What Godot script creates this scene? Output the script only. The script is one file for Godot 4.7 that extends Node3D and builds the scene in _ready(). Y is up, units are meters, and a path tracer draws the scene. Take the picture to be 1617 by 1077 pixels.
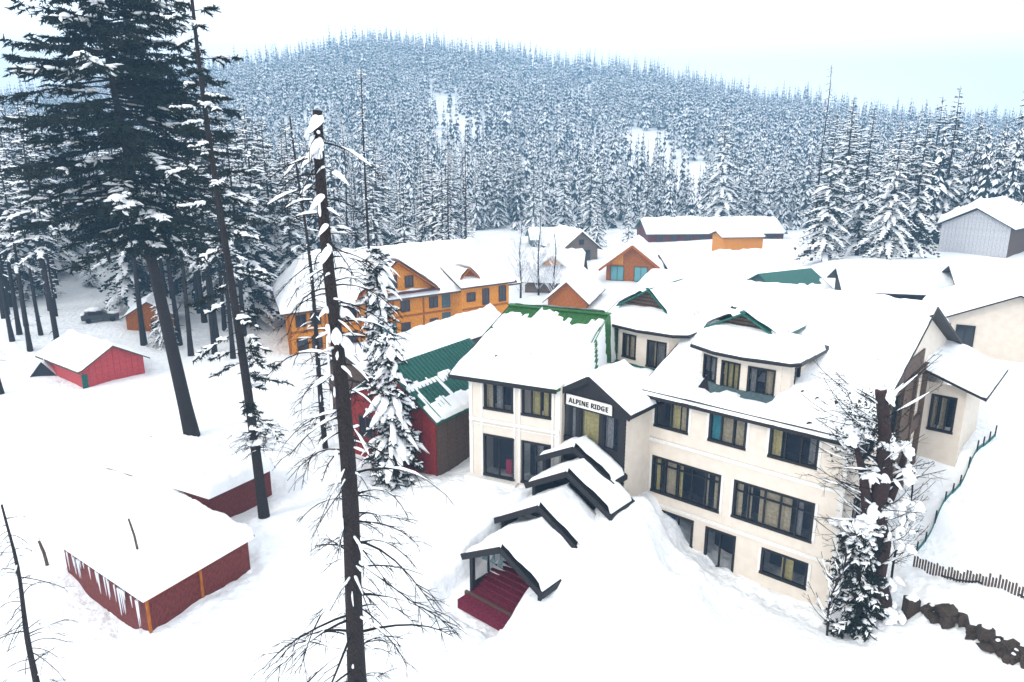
extends Node3D

# ---------------------------------------------------------------- mesh builder
class MB:
	var v := PackedVector3Array()
	var n := PackedVector3Array()
	var c := PackedColorArray()
	var uv := PackedVector2Array()
	var xf := Transform3D.IDENTITY
	var col := Color.WHITE
	func tri(a: Vector3, b: Vector3, d: Vector3) -> void:   # counter-clockwise seen from outside
		a = xf * a; b = xf * b; d = xf * d
		var nn := (b - a).cross(d - a)
		if nn.length_squared() < 1e-14: return
		nn = nn.normalized()
		v.append(a); v.append(d); v.append(b)
		for i in 3:
			n.append(nn); c.append(col)
	func quad(a: Vector3, b: Vector3, d: Vector3, e: Vector3) -> void:
		tri(a, b, d); tri(a, d, e)
	func tris(a: Vector3, b: Vector3, d: Vector3, na: Vector3, nb: Vector3, nd: Vector3) -> void:
		v.append(xf * a); v.append(xf * d); v.append(xf * b)
		n.append((xf.basis * na).normalized()); n.append((xf.basis * nd).normalized()); n.append((xf.basis * nb).normalized())
		for i in 3: c.append(col)
	func hexa(b: Array, t: Array) -> void:   # bottom and top rings, counter-clockwise from above
		quad(t[0], t[1], t[2], t[3]); quad(b[3], b[2], b[1], b[0])
		for i in 4:
			var j := (i + 1) % 4
			quad(b[i], b[j], t[j], t[i])
	func box(x0: float, x1: float, y0: float, y1: float, z0: float, z1: float) -> void:
		hexa([Vector3(x0, y0, z1), Vector3(x1, y0, z1), Vector3(x1, y0, z0), Vector3(x0, y0, z0)], [Vector3(x0, y1, z1), Vector3(x1, y1, z1), Vector3(x1, y1, z0), Vector3(x0, y1, z0)])
	func slab(p: Array, th: float) -> void:   # four top corners CCW from above, thickness straight down
		var b := []
		for q in p: b.append(q - Vector3(0, th, 0))
		hexa(b, p)
	func bar(a: Vector3, b: Vector3, w: float, h: float) -> void:
		var d := (b - a).normalized()
		var side := d.cross(Vector3.UP)
		if side.length() < 0.01: side = Vector3.RIGHT
		side = side.normalized() * w * 0.5
		var up := side.cross(d).normalized() * h * 0.5
		hexa([a - side - up, a + side - up, b + side - up, b - side - up], [a - side + up, a + side + up, b + side + up, b - side + up])
	func tube(p: PackedVector3Array, r: PackedFloat32Array, sides: int, cap := true) -> void:
		var rings := []
		var norms := []
		var side := Vector3.ZERO
		for i in p.size():
			var d: Vector3
			if i == 0: d = p[1] - p[0]
			elif i == p.size() - 1: d = p[i] - p[i - 1]
			else: d = p[i + 1] - p[i - 1]
			d = d.normalized()
			if side == Vector3.ZERO:
				side = d.cross(Vector3(0.31, 0.17, 0.93)).normalized()
			side = (side - d * side.dot(d)).normalized()
			var up := d.cross(side)
			var ring := PackedVector3Array()
			var nr := PackedVector3Array()
			for k in sides:
				var a := TAU * k / sides
				var q := side * cos(a) + up * sin(a)
				ring.append(p[i] + q * r[i]); nr.append(q)
			rings.append(ring); norms.append(nr)
		for i in p.size() - 1:
			for k in sides:
				var m := (k + 1) % sides
				tris(rings[i][k], rings[i][m], rings[i + 1][m], norms[i][k], norms[i][m], norms[i + 1][m])
				tris(rings[i][k], rings[i + 1][m], rings[i + 1][k], norms[i][k], norms[i + 1][m], norms[i + 1][k])
		if cap:
			var e := p.size() - 1
			for k in sides:
				tri(p[e], rings[e][k], rings[e][(k + 1) % sides])
	func grid(g: Array) -> void:   # smooth sheet of rows of points; rows run back, columns to the right
		var h := g.size()
		var w: int = g[0].size()
		var nm := []
		for j in h:
			var row := PackedVector3Array()
			for i in w:
				var dx: Vector3 = g[j][mini(i + 1, w - 1)] - g[j][maxi(i - 1, 0)]
				var dz: Vector3 = g[mini(j + 1, h - 1)][i] - g[maxi(j - 1, 0)][i]
				var q := dx.cross(dz)
				row.append(q.normalized() if q.length() > 1e-9 else Vector3.UP)
			nm.append(row)
		for j in h - 1:
			for i in w - 1:
				tris(g[j][i], g[j][i + 1], g[j + 1][i + 1], nm[j][i], nm[j][i + 1], nm[j + 1][i + 1])
				tris(g[j][i], g[j + 1][i + 1], g[j + 1][i], nm[j][i], nm[j + 1][i + 1], nm[j + 1][i])
	func mesh(m: Material, to: ArrayMesh = null) -> ArrayMesh:
		var am := to if to else ArrayMesh.new()
		if v.is_empty(): return am
		var ar := []
		ar.resize(Mesh.ARRAY_MAX)
		ar[Mesh.ARRAY_VERTEX] = v; ar[Mesh.ARRAY_NORMAL] = n; ar[Mesh.ARRAY_COLOR] = c
		am.add_surface_from_arrays(Mesh.PRIMITIVE_TRIANGLES, ar)
		am.surface_set_material(am.get_surface_count() - 1, m)
		return am

# ---------------------------------------------------------------- scene helpers
var M := {}
var taken := {}
var rng := RandomNumberGenerator.new()
var nz := FastNoiseLite.new()
var fine := FastNoiseLite.new()

func numbered(called: String) -> String:
	if not taken.has(called):
		taken[called] = 0
		return called
	taken[called] += 1
	return "%s_%03d" % [called, taken[called]]

func tag(o: Node3D, label: String, category: String, group := "", kind := "") -> Node3D:
	if label: o.set_meta("label", label)
	if category: o.set_meta("category", category)
	if group: o.set_meta("group", group)
	if kind: o.set_meta("kind", kind)
	return o

func thing(called: String, label: String, category: String, at := Vector3.ZERO, turn := 0.0, group := "") -> Node3D:
	var o := Node3D.new()
	o.name = numbered(called)
	add_child(o)
	o.position = at
	o.rotation.y = turn
	tag(o, label, category, group)
	return o

func part(called: String, mb: MB, m: Material, parent: Node) -> MeshInstance3D:
	var o := MeshInstance3D.new()
	o.name = called if parent != self else numbered(called)
	o.mesh = mb.mesh(m)
	parent.add_child(o, true)
	return o

func mesh_part(called: String, am: Mesh, parent: Node, x := Transform3D.IDENTITY) -> MeshInstance3D:
	var o := MeshInstance3D.new()
	o.name = called
	o.mesh = am
	o.transform = x
	parent.add_child(o, true)
	return o

func lin(r: float, g: float, b: float) -> Color:
	return Color(r, g, b).linear_to_srgb()

func noise_tex(freq: float, seed_: int, dark: Color, light: Color, size := 256, oct := 4) -> NoiseTexture2D:
	var f := FastNoiseLite.new()
	f.seed = seed_; f.frequency = freq; f.fractal_octaves = oct
	var t := NoiseTexture2D.new()
	t.width = size; t.height = size; t.seamless = true; t.noise = f
	var g := Gradient.new()
	g.set_color(0, dark); g.set_color(1, light)
	g.set_offset(0, 0.25); g.set_offset(1, 0.75)
	t.color_ramp = g
	return t

func normal_tex(freq: float, seed_: int, strength: float) -> NoiseTexture2D:
	var f := FastNoiseLite.new()
	f.seed = seed_; f.frequency = freq; f.fractal_octaves = 4
	var t := NoiseTexture2D.new()
	t.width = 256; t.height = 256; t.seamless = true; t.noise = f
	t.as_normal_map = true; t.bump_strength = strength
	return t

func mat(called: String, dark: Color, light: Color, rough: float, scale := Vector3(0.5, 0.5, 0.5), freq := 0.03, bump := 0.0) -> StandardMaterial3D:
	var m := StandardMaterial3D.new()
	m.resource_name = called
	m.roughness = rough
	m.metallic_specular = 0.3
	m.albedo_texture = noise_tex(freq, called.hash() % 1000, dark, light)
	m.uv1_triplanar = true
	m.uv1_scale = scale
	if bump > 0.0:
		m.normal_enabled = true
		m.normal_texture = normal_tex(freq * 1.5, called.hash() % 777, 6.0)
		m.normal_scale = bump
	M[called] = m
	return m

func plain(called: String, c: Color, rough: float, spec := 0.3) -> StandardMaterial3D:
	var m := StandardMaterial3D.new()
	m.resource_name = called
	m.albedo_color = c
	m.roughness = rough
	m.metallic_specular = spec
	M[called] = m
	return m

func _ready() -> void:
	rng.seed = 1
	nz.seed = 3; nz.frequency = 0.01; nz.fractal_octaves = 3
	fine.seed = 12; fine.frequency = 0.01; fine.fractal_octaves = 3
	# camera
	var cam := Camera3D.new()
	cam.name = "camera"
	cam.fov = 50.2
	cam.far = 4000.0
	cam.position = Vector3(0, 23, 0)
	cam.rotation.x = -atan(298.0 / 1150.0)
	add_child(cam)
	# overcast sky, soft sun
	var env := Environment.new()
	env.background_mode = Environment.BG_SKY
	var sky := Sky.new()
	var sm := ProceduralSkyMaterial.new()
	sm.sky_top_color = lin(0.63, 0.645, 0.66)
	sm.sky_energy_multiplier = 1.5
	sm.ground_energy_multiplier = 1.5
	sm.sky_horizon_color = lin(0.97, 0.985, 1.0)
	sm.sky_curve = 0.12
	sm.ground_bottom_color = lin(0.55, 0.57, 0.6)
	sm.ground_horizon_color = lin(0.97, 0.985, 1.0)
	sm.sun_angle_max = 0.0
	sky.sky_material = sm
	env.sky = sky
	env.tonemap_mode = Environment.TONE_MAPPER_LINEAR
	env.tonemap_exposure = 1.26
	env.fog_enabled = true
	env.fog_density = 0.0012
	env.fog_light_color = Color(0.62, 0.83, 1.0)
	env.sdfgi_enabled = true
	env.ssao_enabled = true
	env.ssil_enabled = true
	var we := WorldEnvironment.new()
	we.name = "environment"
	we.environment = env
	add_child(we)
	var sun := DirectionalLight3D.new()
	sun.name = "sun"
	sun.light_energy = 0.42
	sun.light_color = Color(1.0, 0.96, 0.90)
	sun.light_angular_distance = 12.0
	sun.shadow_enabled = true
	sun.rotation_degrees = Vector3(-38, -48, 0)
	add_child(sun)
	materials()
	set_spots()
	build_ground()
	hotel()
	canopies()
	houses()
	near_trees()
	forest()
	hill_forest()
	details()

func materials() -> void:
	var s := mat("snow", lin(0.86, 0.875, 0.90), lin(0.90, 0.91, 0.925), 0.9, Vector3(0.4, 0.4, 0.4), 0.02, 0.55)
	s.metallic_specular = 0.15
	var sg := mat("ground_snow", lin(0.86, 0.875, 0.90), lin(0.90, 0.91, 0.925), 0.9, Vector3(0.16, 0.16, 0.16), 0.02, 0.8)
	sg.metallic_specular = 0.15
	mat("cream", lin(0.645, 0.57, 0.49), lin(0.685, 0.615, 0.535), 0.7, Vector3(0.25, 0.25, 0.25), 0.02)
	mat("white_trim", lin(0.66, 0.64, 0.60), lin(0.74, 0.71, 0.68), 0.6)
	mat("black_wood", lin(0.012, 0.011, 0.013), lin(0.03, 0.027, 0.03), 0.6, Vector3(1, 1, 1), 0.05)
	mat("frame", lin(0.012, 0.012, 0.015), lin(0.022, 0.021, 0.024), 0.45)
	mat("green_metal", lin(0.022, 0.10, 0.025), lin(0.05, 0.17, 0.04), 0.45, Vector3(0.6, 0.6, 0.6), 0.03)
	mat("teal_metal", lin(0.010, 0.075, 0.058), lin(0.022, 0.125, 0.10), 0.45, Vector3(0.6, 0.6, 0.6), 0.03)
	mat("slate", lin(0.05, 0.085, 0.095), lin(0.10, 0.14, 0.15), 0.6)
	mat("red_wood", lin(0.16, 0.013, 0.013), lin(0.30, 0.03, 0.028), 0.6, Vector3(1.2, 0.25, 1.2), 0.04)
	mat("maroon", lin(0.09, 0.014, 0.012), lin(0.17, 0.03, 0.024), 0.6, Vector3(0.8, 0.3, 0.8), 0.04)
	mat("bright_red", lin(0.34, 0.035, 0.04), lin(0.52, 0.075, 0.08), 0.6, Vector3(1, 0.3, 1), 0.04)
	mat("carpet", lin(0.10, 0.008, 0.022), lin(0.16, 0.014, 0.035), 0.9)
	mat("brown_wood", lin(0.07, 0.045, 0.035), lin(0.13, 0.085, 0.06), 0.75, Vector3(1.0, 0.25, 1.0), 0.05)
	mat("grey_brown", lin(0.13, 0.095, 0.075), lin(0.20, 0.15, 0.12), 0.75, Vector3(0.5, 0.2, 0.5), 0.05)
	mat("orange_wood", lin(0.55, 0.18, 0.012), lin(0.74, 0.31, 0.04), 0.6, Vector3(0.7, 0.18, 0.7), 0.04)
	mat("orange_dark", lin(0.27, 0.07, 0.006), lin(0.42, 0.13, 0.012), 0.6, Vector3(0.7, 0.18, 0.7), 0.04)
	mat("purple_brown", lin(0.07, 0.025, 0.03), lin(0.12, 0.045, 0.045), 0.6)
	mat("grey_planks", lin(0.36, 0.36, 0.38), lin(0.62, 0.62, 0.65), 0.8, Vector3(1.2, 0.12, 1.2), 0.06)
	mat("stone", lin(0.022, 0.016, 0.013), lin(0.095, 0.065, 0.046), 0.9, Vector3(1.2, 1.2, 1.2), 0.05, 0.9)
	mat("bark", lin(0.012, 0.009, 0.009), lin(0.042, 0.030, 0.028), 0.95, Vector3(1.5, 0.4, 1.5), 0.06, 1.0)
	mat("bark_red", lin(0.022, 0.012, 0.012), lin(0.075, 0.036, 0.03), 0.95, Vector3(1.5, 0.4, 1.5), 0.06, 1.0)
	mat("twig", lin(0.010, 0.008, 0.008), lin(0.022, 0.017, 0.016), 0.9)
	mat("frost", lin(0.30, 0.31, 0.34), lin(0.62, 0.64, 0.68), 0.9, Vector3(0.8, 0.8, 0.8), 0.05)
	mat("needles", lin(0.006, 0.010, 0.008), lin(0.022, 0.030, 0.020), 0.8, Vector3(0.7, 0.7, 0.7), 0.04)
	mat("needles_blue", lin(0.008, 0.013, 0.015), lin(0.022, 0.032, 0.034), 0.8, Vector3(0.7, 0.7, 0.7), 0.04)
	mat("curtain", lin(0.42, 0.36, 0.24), lin(0.60, 0.52, 0.36), 0.9)
	mat("curtain_yellow", lin(0.48, 0.42, 0.17), lin(0.64, 0.56, 0.26), 0.9)
	mat("curtain_grey", lin(0.22, 0.23, 0.24), lin(0.36, 0.36, 0.36), 0.9)
	mat("curtain_teal", lin(0.03, 0.25, 0.32), lin(0.06, 0.35, 0.42), 0.9)
	mat("cloth_red", lin(0.35, 0.03, 0.07), lin(0.5, 0.05, 0.12), 0.9)
	mat("blue_paint", lin(0.008, 0.02, 0.10), lin(0.015, 0.04, 0.16), 0.5)
	mat("net", lin(0.02, 0.10, 0.10), lin(0.04, 0.16, 0.15), 0.8)
	mat("car_paint", lin(0.05, 0.05, 0.055), lin(0.07, 0.07, 0.075), 0.3)
	plain("letter", lin(0.012, 0.012, 0.014), 0.6)
	plain("dark_pane", lin(0.02, 0.022, 0.03), 0.08, 0.5)
	plain("pane_teal", lin(0.10, 0.30, 0.33), 0.1, 0.5)
	plain("interior", lin(0.008, 0.008, 0.01), 0.9)  # near black: the darkness indoors put into the colour
	plain("icicle", lin(0.75, 0.8, 0.86), 0.15, 0.5)
	var g := plain("glass", Color(0.10, 0.14, 0.22, 0.35), 0.04, 0.24)
	g.transparency = BaseMaterial3D.TRANSPARENCY_ALPHA
	var f := StandardMaterial3D.new()
	f.vertex_color_use_as_albedo = true
	f.roughness = 0.9; f.metallic_specular = 0.15
	M["forest"] = f

# ---------------------------------------------------------------- terrain
var spots := []
func set_spots() -> void:
	var flat := [-18,-31,0, -15,-37,0, -25,-37,0, -34,-34,0.2, -25,-50,0.1, -27,-57,0, -16,-43,0, -10,-35,0, -6,-25,0, -13,-26,0, -8,-30,0.1, -5,-33,0.3, -7,-42,0.8,
		-2.6,-32.6,-0.3, 0.4,-31,-0.4, 3.0,-32.4,0.1, 4.5,-34.8,2.9, 6.2,-36.7,3.4, 7.4,-38.3,3.5, 2.8,-32.9,2.2, 3.6,-33.8,2.5, 2.1,-32.2,1.5, 1.6,-31.3,0.6, 4.0,-32.0,1.0, 6.3,-33.5,1.6, -0.9,-39.5,2.5, -2.0,-37.2,1.7, -3.3,-35.6,0.3, 0.7,-41.4,2.8, -4.5,-38,1.2, -24,-44.2,2.0, -22.3,-42.2,1.5, -28.5,-46,1.7, -17.4,-45.0,-0.9, -18.6,-42.9,-0.8, -16.4,-47,-0.6, -15.7,-34.4,0.2, -14.4,-37.6,0.5, -22.4,-33.8,-0.7, -20.2,-32.2,-0.8, -18.2,-30.6,-0.3, -3,-41,1.9, -2.9,-44.4,2.0, 0,-42.4,2.2, -5.6,-46.0,1.3, -8,-46.5,1.0, -12,-50.6,0.9, -14.7,-53.5,0.3,
		7.9,-40.8,2.7, 9.2,-39.6,1.4, 10.6,-38.7,0.0, 12,-37.5,-0.55, 14.5,-35.2,-0.65, 16.9,-33.0,-0.5, 12,-34,-0.5, 8.4,-34,0.8, 9.5,-36.5,0.4, 5,-29,-0.4, 10,-28,-0.8, 16,-29,-0.5, 19.5,-28.5,-0.2, 19,-32.6,0.0,
		21.5,-31.5,0.7, 23.4,-37.7,0.7, 19,-36,0.1, 22,-40,0.9, 25.5,-31.5,1.4, 30,-34,2.0, 27.5,-42,2.4, 25,-44,2.2, 31.5,-45.4,3.9, 29.0,-47,4.0, 36,-40,4.2, 35,-55,4.8, 45,-48,5.2, 50,-70,6.0, 62,-105,7.5, 85,-130,6.2, 76,-121,5.8, 110,-120,8, 30,-75,2, 40,-60,5,
		-5,-60,0.5, -10,-70,0, -30,-80,0, -50,-70,0, -60,-90,2, -75,-70,1, -90,-110,6, -45,-110,2, 0,-85,0, 0,-120,0, 25,-125,0.5, 40,-160,1, -20,-140,0, 60,-170,3, 0,-15,-0.5, -40,-15,0, 40,-15,2, 0,10,0, 60,-20,4]
	for i in flat.size() / 3:
		spots.append(Vector3(flat[i * 3], flat[i * 3 + 2], flat[i * 3 + 1]))

const TRAILS := [[Vector2(-21.5, -24.0), Vector2(-10.5, -41.0)], [Vector2(-3.5, -22.5), Vector2(-1.6, -31.6)], [Vector2(-10.5, -41.0), Vector2(-12.5, -48.0)], [Vector2(9.0, -23.0), Vector2(13.0, -36.0)], [Vector2(13.0, -36.0), Vector2(18.2, -30.5)]]
const CHURN := [Vector3(9, -28.5, 7), Vector3(-2.5, -32, 3.5), Vector3(12.5, -36.3, 4.0), Vector3(8.5, -38.5, 3.0), Vector3(-5, -36, 3.5), Vector3(-16, -36, 3), Vector3(-20, -32, 3.5), Vector3(22, -33, 5), Vector3(-4.5, -45, 3)]
const AXIS := Vector2(-0.656, 0.755)
func ground_height(x: float, z: float) -> float:
	var h := 0.0
	if z < 40.0 and z > -230.0 and absf(x) < 160.0:
		var sw := 0.0
		for s: Vector3 in spots:
			var d2 := (x - s.x) * (x - s.x) + (z - s.z) * (z - s.z) + 0.3
			var w := 1.0 / (d2 * d2)
			sw += w; h += s.y * w
		h /= sw
		h *= smoothstep(-230.0, -150.0, z) * (1.0 - smoothstep(110.0, 160.0, absf(x)))
		# the covered stairs run down under their canopies
		var rel := Vector2(x - 4.1, z + 41.0)
		var t := rel.dot(AXIS)
		var across := absf(rel.dot(Vector2(0.755, 0.656)))
		if t > -2.0 and t < 10.2 and across < 2.5:
			var st := lerpf(3.6, -0.55, clampf(t / 9.4, 0.0, 1.0))
			h = lerpf(minf(st - 0.5, h), h, smoothstep(2.15, 2.5, across))
		elif t >= 9.6 and t < 12.2 and across < 2.8:
			h = lerpf(-0.75, h, smoothstep(10.2, 12.2, t) if across < 1.9 else maxf(smoothstep(10.2, 12.2, t), smoothstep(1.9, 2.8, across)))
		# the trodden track past the red sheds
		if z > -55.0 and absf(x) < 36.0:
			var p := Vector2(x, z)
			for tr in TRAILS:
				var q := Geometry2D.get_closest_point_to_segment(p, tr[0], tr[1])
				var dd := p.distance_to(q)
				if dd < 0.75:
					var along: float = q.distance_to(tr[0]) / 0.62
					var foot: Vector2 = tr[0] + (tr[1] - tr[0]).normalized() * (floorf(along) + 0.5) * 0.62
					foot += (tr[1] - tr[0]).orthogonal().normalized() * (0.17 if int(along) % 2 else -0.17)
					h -= 0.16 * smoothstep(0.30, 0.10, p.distance_to(foot)) + 0.05 * smoothstep(0.7, 0.2, dd)
			# churned snow: in front of the steps, along the facade and in the yard
			var churn := 0.0
			for c: Vector3 in CHURN:
				churn = maxf(churn, 1.0 - smoothstep(c.z * 0.5, c.z, Vector2(x - c.x, z - c.y).length()))
			if churn > 0.0: h += churn * (0.16 * fine.get_noise_2d(x * 95.0, z * 95.0) + 0.09 * fine.get_noise_2d(x * 210.0, z * 210.0))
		var small := clampf(1.0 - absf(z + 45.0) / 90.0, 0.0, 1.0)
		h += nz.get_noise_2d(x * 6.0, z * 6.0) * 0.35 + fine.get_noise_2d(x * 22.0, z * 22.0) * 0.14 * small
	return h

func crest(x: float) -> float:
	var xs := [-900.0, -650, -517, -389, -274, -197, -120, -43, 59, 123, 219, 308, 410, 517, 650, 900]
	var hs := [26.0, 30, 38, 58, 84, 103, 113, 107, 91, 80, 63, 46, 38, 40, 44, 48]
	for i in xs.size() - 1:
		if x <= xs[i + 1]:
			var t := clampf((x - xs[i]) / (xs[i + 1] - xs[i]), 0.0, 1.0)
			return lerpf(hs[i], hs[i + 1], t * t * (3.0 - 2.0 * t))
	return 60.0

func hill_height(x: float, z: float) -> float:
	var d := -z
	var t := clampf((d - 215.0) / (760.0 - 215.0), 0.0, 1.0)
	var h := crest(x) * (0.35 * t + 0.65 * t * t * (3.0 - 2.0 * t))
	if d > 760.0: h -= (d - 760.0) * 0.22
	h += nz.get_noise_2d(x * 0.35, z * 0.35) * 11.0 * t
	return h - 1.2 * (1.0 - smoothstep(215.0, 260.0, d))

func axis_steps(a: float, b: float, fine_a: float, fine_b: float, step: float, grow: float) -> PackedFloat32Array:
	var out := PackedFloat32Array()
	var left := []
	var s := step
	var x := fine_a
	while x > a:
		s *= grow; x -= s; left.append(x)
	left.reverse()
	for q in left: out.append(q)
	x = fine_a
	while x < fine_b:
		out.append(x); x += step
	s = step
	while x < b:
		out.append(x); s *= grow; x += s
	out.append(b)
	return out

func build_ground() -> void:
	var xs := axis_steps(-1000, 1000, -33, 33, 0.2, 1.06)
	var zs := axis_steps(-1050, 60, -50, -23, 0.2, 1.06)
	var mb := MB.new()
	var rows := []
	for j in range(zs.size() - 1, -1, -1):
		var row := PackedVector3Array()
		for x in xs:
			row.append(Vector3(x, ground_height(x, zs[j]), zs[j]))
		rows.append(row)
	mb.grid(rows)
	tag(part("ground", mb, M.ground_snow, self), "deep white snow covering the village ground", "", "", "structure")
	var hb := MB.new()
	rows = []
	for j in 58:
		var z := -212.0 - j * 14.0
		var row := PackedVector3Array()
		for i in 100:
			var x := -900.0 + i * 18.2
			row.append(Vector3(x, hill_height(x, z), z))
		rows.append(row)
	hb.grid(rows)
	tag(part("hill", hb, M.ground_snow, self), "broad snow covered hill behind the village", "", "", "structure")

# ---------------------------------------------------------------- snow cover on roofs
func bilinear(p00: Vector3, p10: Vector3, p11: Vector3, p01: Vector3, nu: int, nv: int) -> Array:
	var rows := []
	for j in nv + 1:
		var row := []
		for i in nu + 1:
			row.append(p00.lerp(p10, float(i) / nu).lerp(p01.lerp(p11, float(i) / nu), float(j) / nv))
		rows.append(row)
	return rows

# pillow of snow lying on a sheet of points; edges = [first row, last row, first column, last column] that end free
func snow_on(mb: MB, g: Array, th: float, edges: Array, bare = null, rough := 1.0) -> void:
	var h := g.size()
	var w: int = g[0].size()
	var r := maxf(th * 0.75, 0.12)
	var rows := []
	for j in h:
		var row := []
		for i in w:
			var p: Vector3 = g[j][i]
			var e := 9.0
			if edges[0]: e = minf(e, p.distance_to(g[0][i]))
			if edges[1]: e = minf(e, p.distance_to(g[h - 1][i]))
			if edges[2]: e = minf(e, p.distance_to(g[j][0]))
			if edges[3]: e = minf(e, p.distance_to(g[j][w - 1]))
			var q := clampf(e / r, 0.0, 1.0)
			var k := sqrt(1.0 - (1.0 - q) * (1.0 - q))
			var wp := mb.xf * p
			var hh := th * (0.85 + 0.5 * rough * nz.get_noise_2d(wp.x * 30.0, wp.z * 30.0) + 0.28 * rough * fine.get_noise_2d(wp.x * 60.0 + wp.y * 30.0, wp.z * 60.0)) * k - 0.02
			if e < 0.01: hh = -0.05
			if bare != null: hh -= bare.call(p, wp)
			row.append(p + Vector3(0, maxf(hh, -0.07), 0))
		rows.append(row)
	mb.grid(rows)

func snow_quad(mb: MB, p00: Vector3, p10: Vector3, p11: Vector3, p01: Vector3, th: float, edges: Array, cell := 0.35, bare = null) -> void:
	var nu := clampi(int(maxf(p00.distance_to(p10), p01.distance_to(p11)) / cell), 4, 70)
	var nv := clampi(int(maxf(p00.distance_to(p01), p10.distance_to(p11)) / cell), 4, 60)
	snow_on(mb, bilinear(p00, p10, p11, p01, nu, nv), th, edges, bare)

# ---------------------------------------------------------------- walls and windows
func siding(mb: MB, x0: float, x1: float, y0: float, y1: float, holes: Array, board := 0.24, lip := 0.022) -> void:
	var ys := []
	var y := y0
	while y < y1 - 0.001:
		ys.append(y); y += board
	ys.append(y1)
	for h: Rect2 in holes:
		ys.append(h.position.y); ys.append(h.end.y)
	ys.sort()
	for k in ys.size() - 1:
		var a: float = ys[k]
		var b: float = ys[k + 1]
		if b - a < 0.002 or a < y0 - 0.001 or b > y1 + 0.001: continue
		var spans := [[x0, x1]]
		for h: Rect2 in holes:
			if (a + b) * 0.5 > h.position.y and (a + b) * 0.5 < h.end.y:
				var nx := []
				for s in spans:
					if h.end.x <= s[0] or h.position.x >= s[1]: nx.append(s)
					else:
						if h.position.x > s[0]: nx.append([s[0], h.position.x])
						if h.end.x < s[1]: nx.append([h.end.x, s[1]])
				spans = nx
		var fa := fposmod(a - y0, board) / board
		var za := lip * (1.0 - (fa if fa < 0.995 else 0.0))
		var zb := maxf(za - lip * (b - a) / board, 0.0)
		for s in spans:
			mb.quad(Vector3(s[0], a, za), Vector3(s[1], a, za), Vector3(s[1], b, zb), Vector3(s[0], b, zb))
			mb.quad(Vector3(s[0], a, -0.06), Vector3(s[1], a, -0.06), Vector3(s[1], a, za), Vector3(s[0], a, za))

func curtain_sheet(mb: MB, x0: float, x1: float, y0: float, y1: float, z: float) -> void:
	var n := maxi(4, int((x1 - x0) / 0.05))
	var rows := [[], []]
	for i in n + 1:
		var x := lerpf(x0, x1, float(i) / n)
		var d := 0.035 * sin(x * 31.0) + 0.015 * sin(x * 73.0 + 1.0)
		rows[0].append(Vector3(x, y0, z + d)); rows[1].append(Vector3(x, y1, z + d))
	mb.grid(rows)

# a window with its centre at x (z outwards); drapes = [[from, to, material], ...] in fractions of the width
func window(parent: Node, x: Transform3D, w: float, h: float, cols: int, transom: float, drapes: Array, label := "", fm := "frame", bw := 0.10, glass := true) -> void:
	var mb := MB.new()
	var hw := w * 0.5
	var hh := h * 0.5
	mb.box(-hw - 0.04, -hw + bw, -hh, hh, -0.12, 0.06)
	mb.box(hw - bw, hw + 0.04, -hh, hh, -0.12, 0.06)
	mb.box(-hw - 0.04, hw + 0.04, hh - bw, hh + 0.04, -0.12, 0.063)
	mb.box(-hw - 0.07, hw + 0.07, -hh - 0.05, -hh + bw, -0.12, 0.09)
	for k in range(1, cols):
		var cx := lerpf(-hw, hw, float(k) / cols)
		mb.box(cx - bw * 0.4, cx + bw * 0.4, -hh + bw, hh - bw, -0.10, 0.04)
	if transom > 0.0:
		var ty := hh - h * transom
		mb.box(-hw + bw, hw - bw, ty - bw * 0.35, ty + bw * 0.35, -0.10, 0.044)
	var o := part("window", mb, M[fm], parent)
	o.transform = x
	if label: o.set_meta("label", label)
	if glass:
		for k in cols:
			var p := MB.new()
			var xa := lerpf(-hw, hw, float(k) / cols) + 0.01
			var xb := lerpf(-hw, hw, float(k + 1) / cols) - 0.01
			p.quad(Vector3(xa, -hh, -0.03), Vector3(xb, -hh, -0.03), Vector3(xb, hh, -0.03), Vector3(xa, hh, -0.03))
			part("pane", p, M.glass, o)
	for d in drapes:
		var cu := MB.new()
		curtain_sheet(cu, lerpf(-hw, hw, d[0]), lerpf(-hw, hw, d[1]), -hh, hh - 0.05, -0.22)
		part("curtain", cu, M[d[2]], o)
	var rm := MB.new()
	rm.box(-hw - 0.05, hw + 0.05, -hh - 0.1, hh + 0.1, -1.42, -1.4)  # sheet added behind the glass, painted near black for the unlit depth
	part("dark_backing", rm, M.interior, o)

func wall_frame(a: Vector3, b: Vector3) -> Transform3D:   # x from a to b, z outwards (to the right of nothing: a is left seen from outside)
	var d := (b - a); d.y = 0; d = d.normalized()
	return Transform3D(Basis(d, Vector3.UP, d.cross(Vector3.UP)), a)

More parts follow.
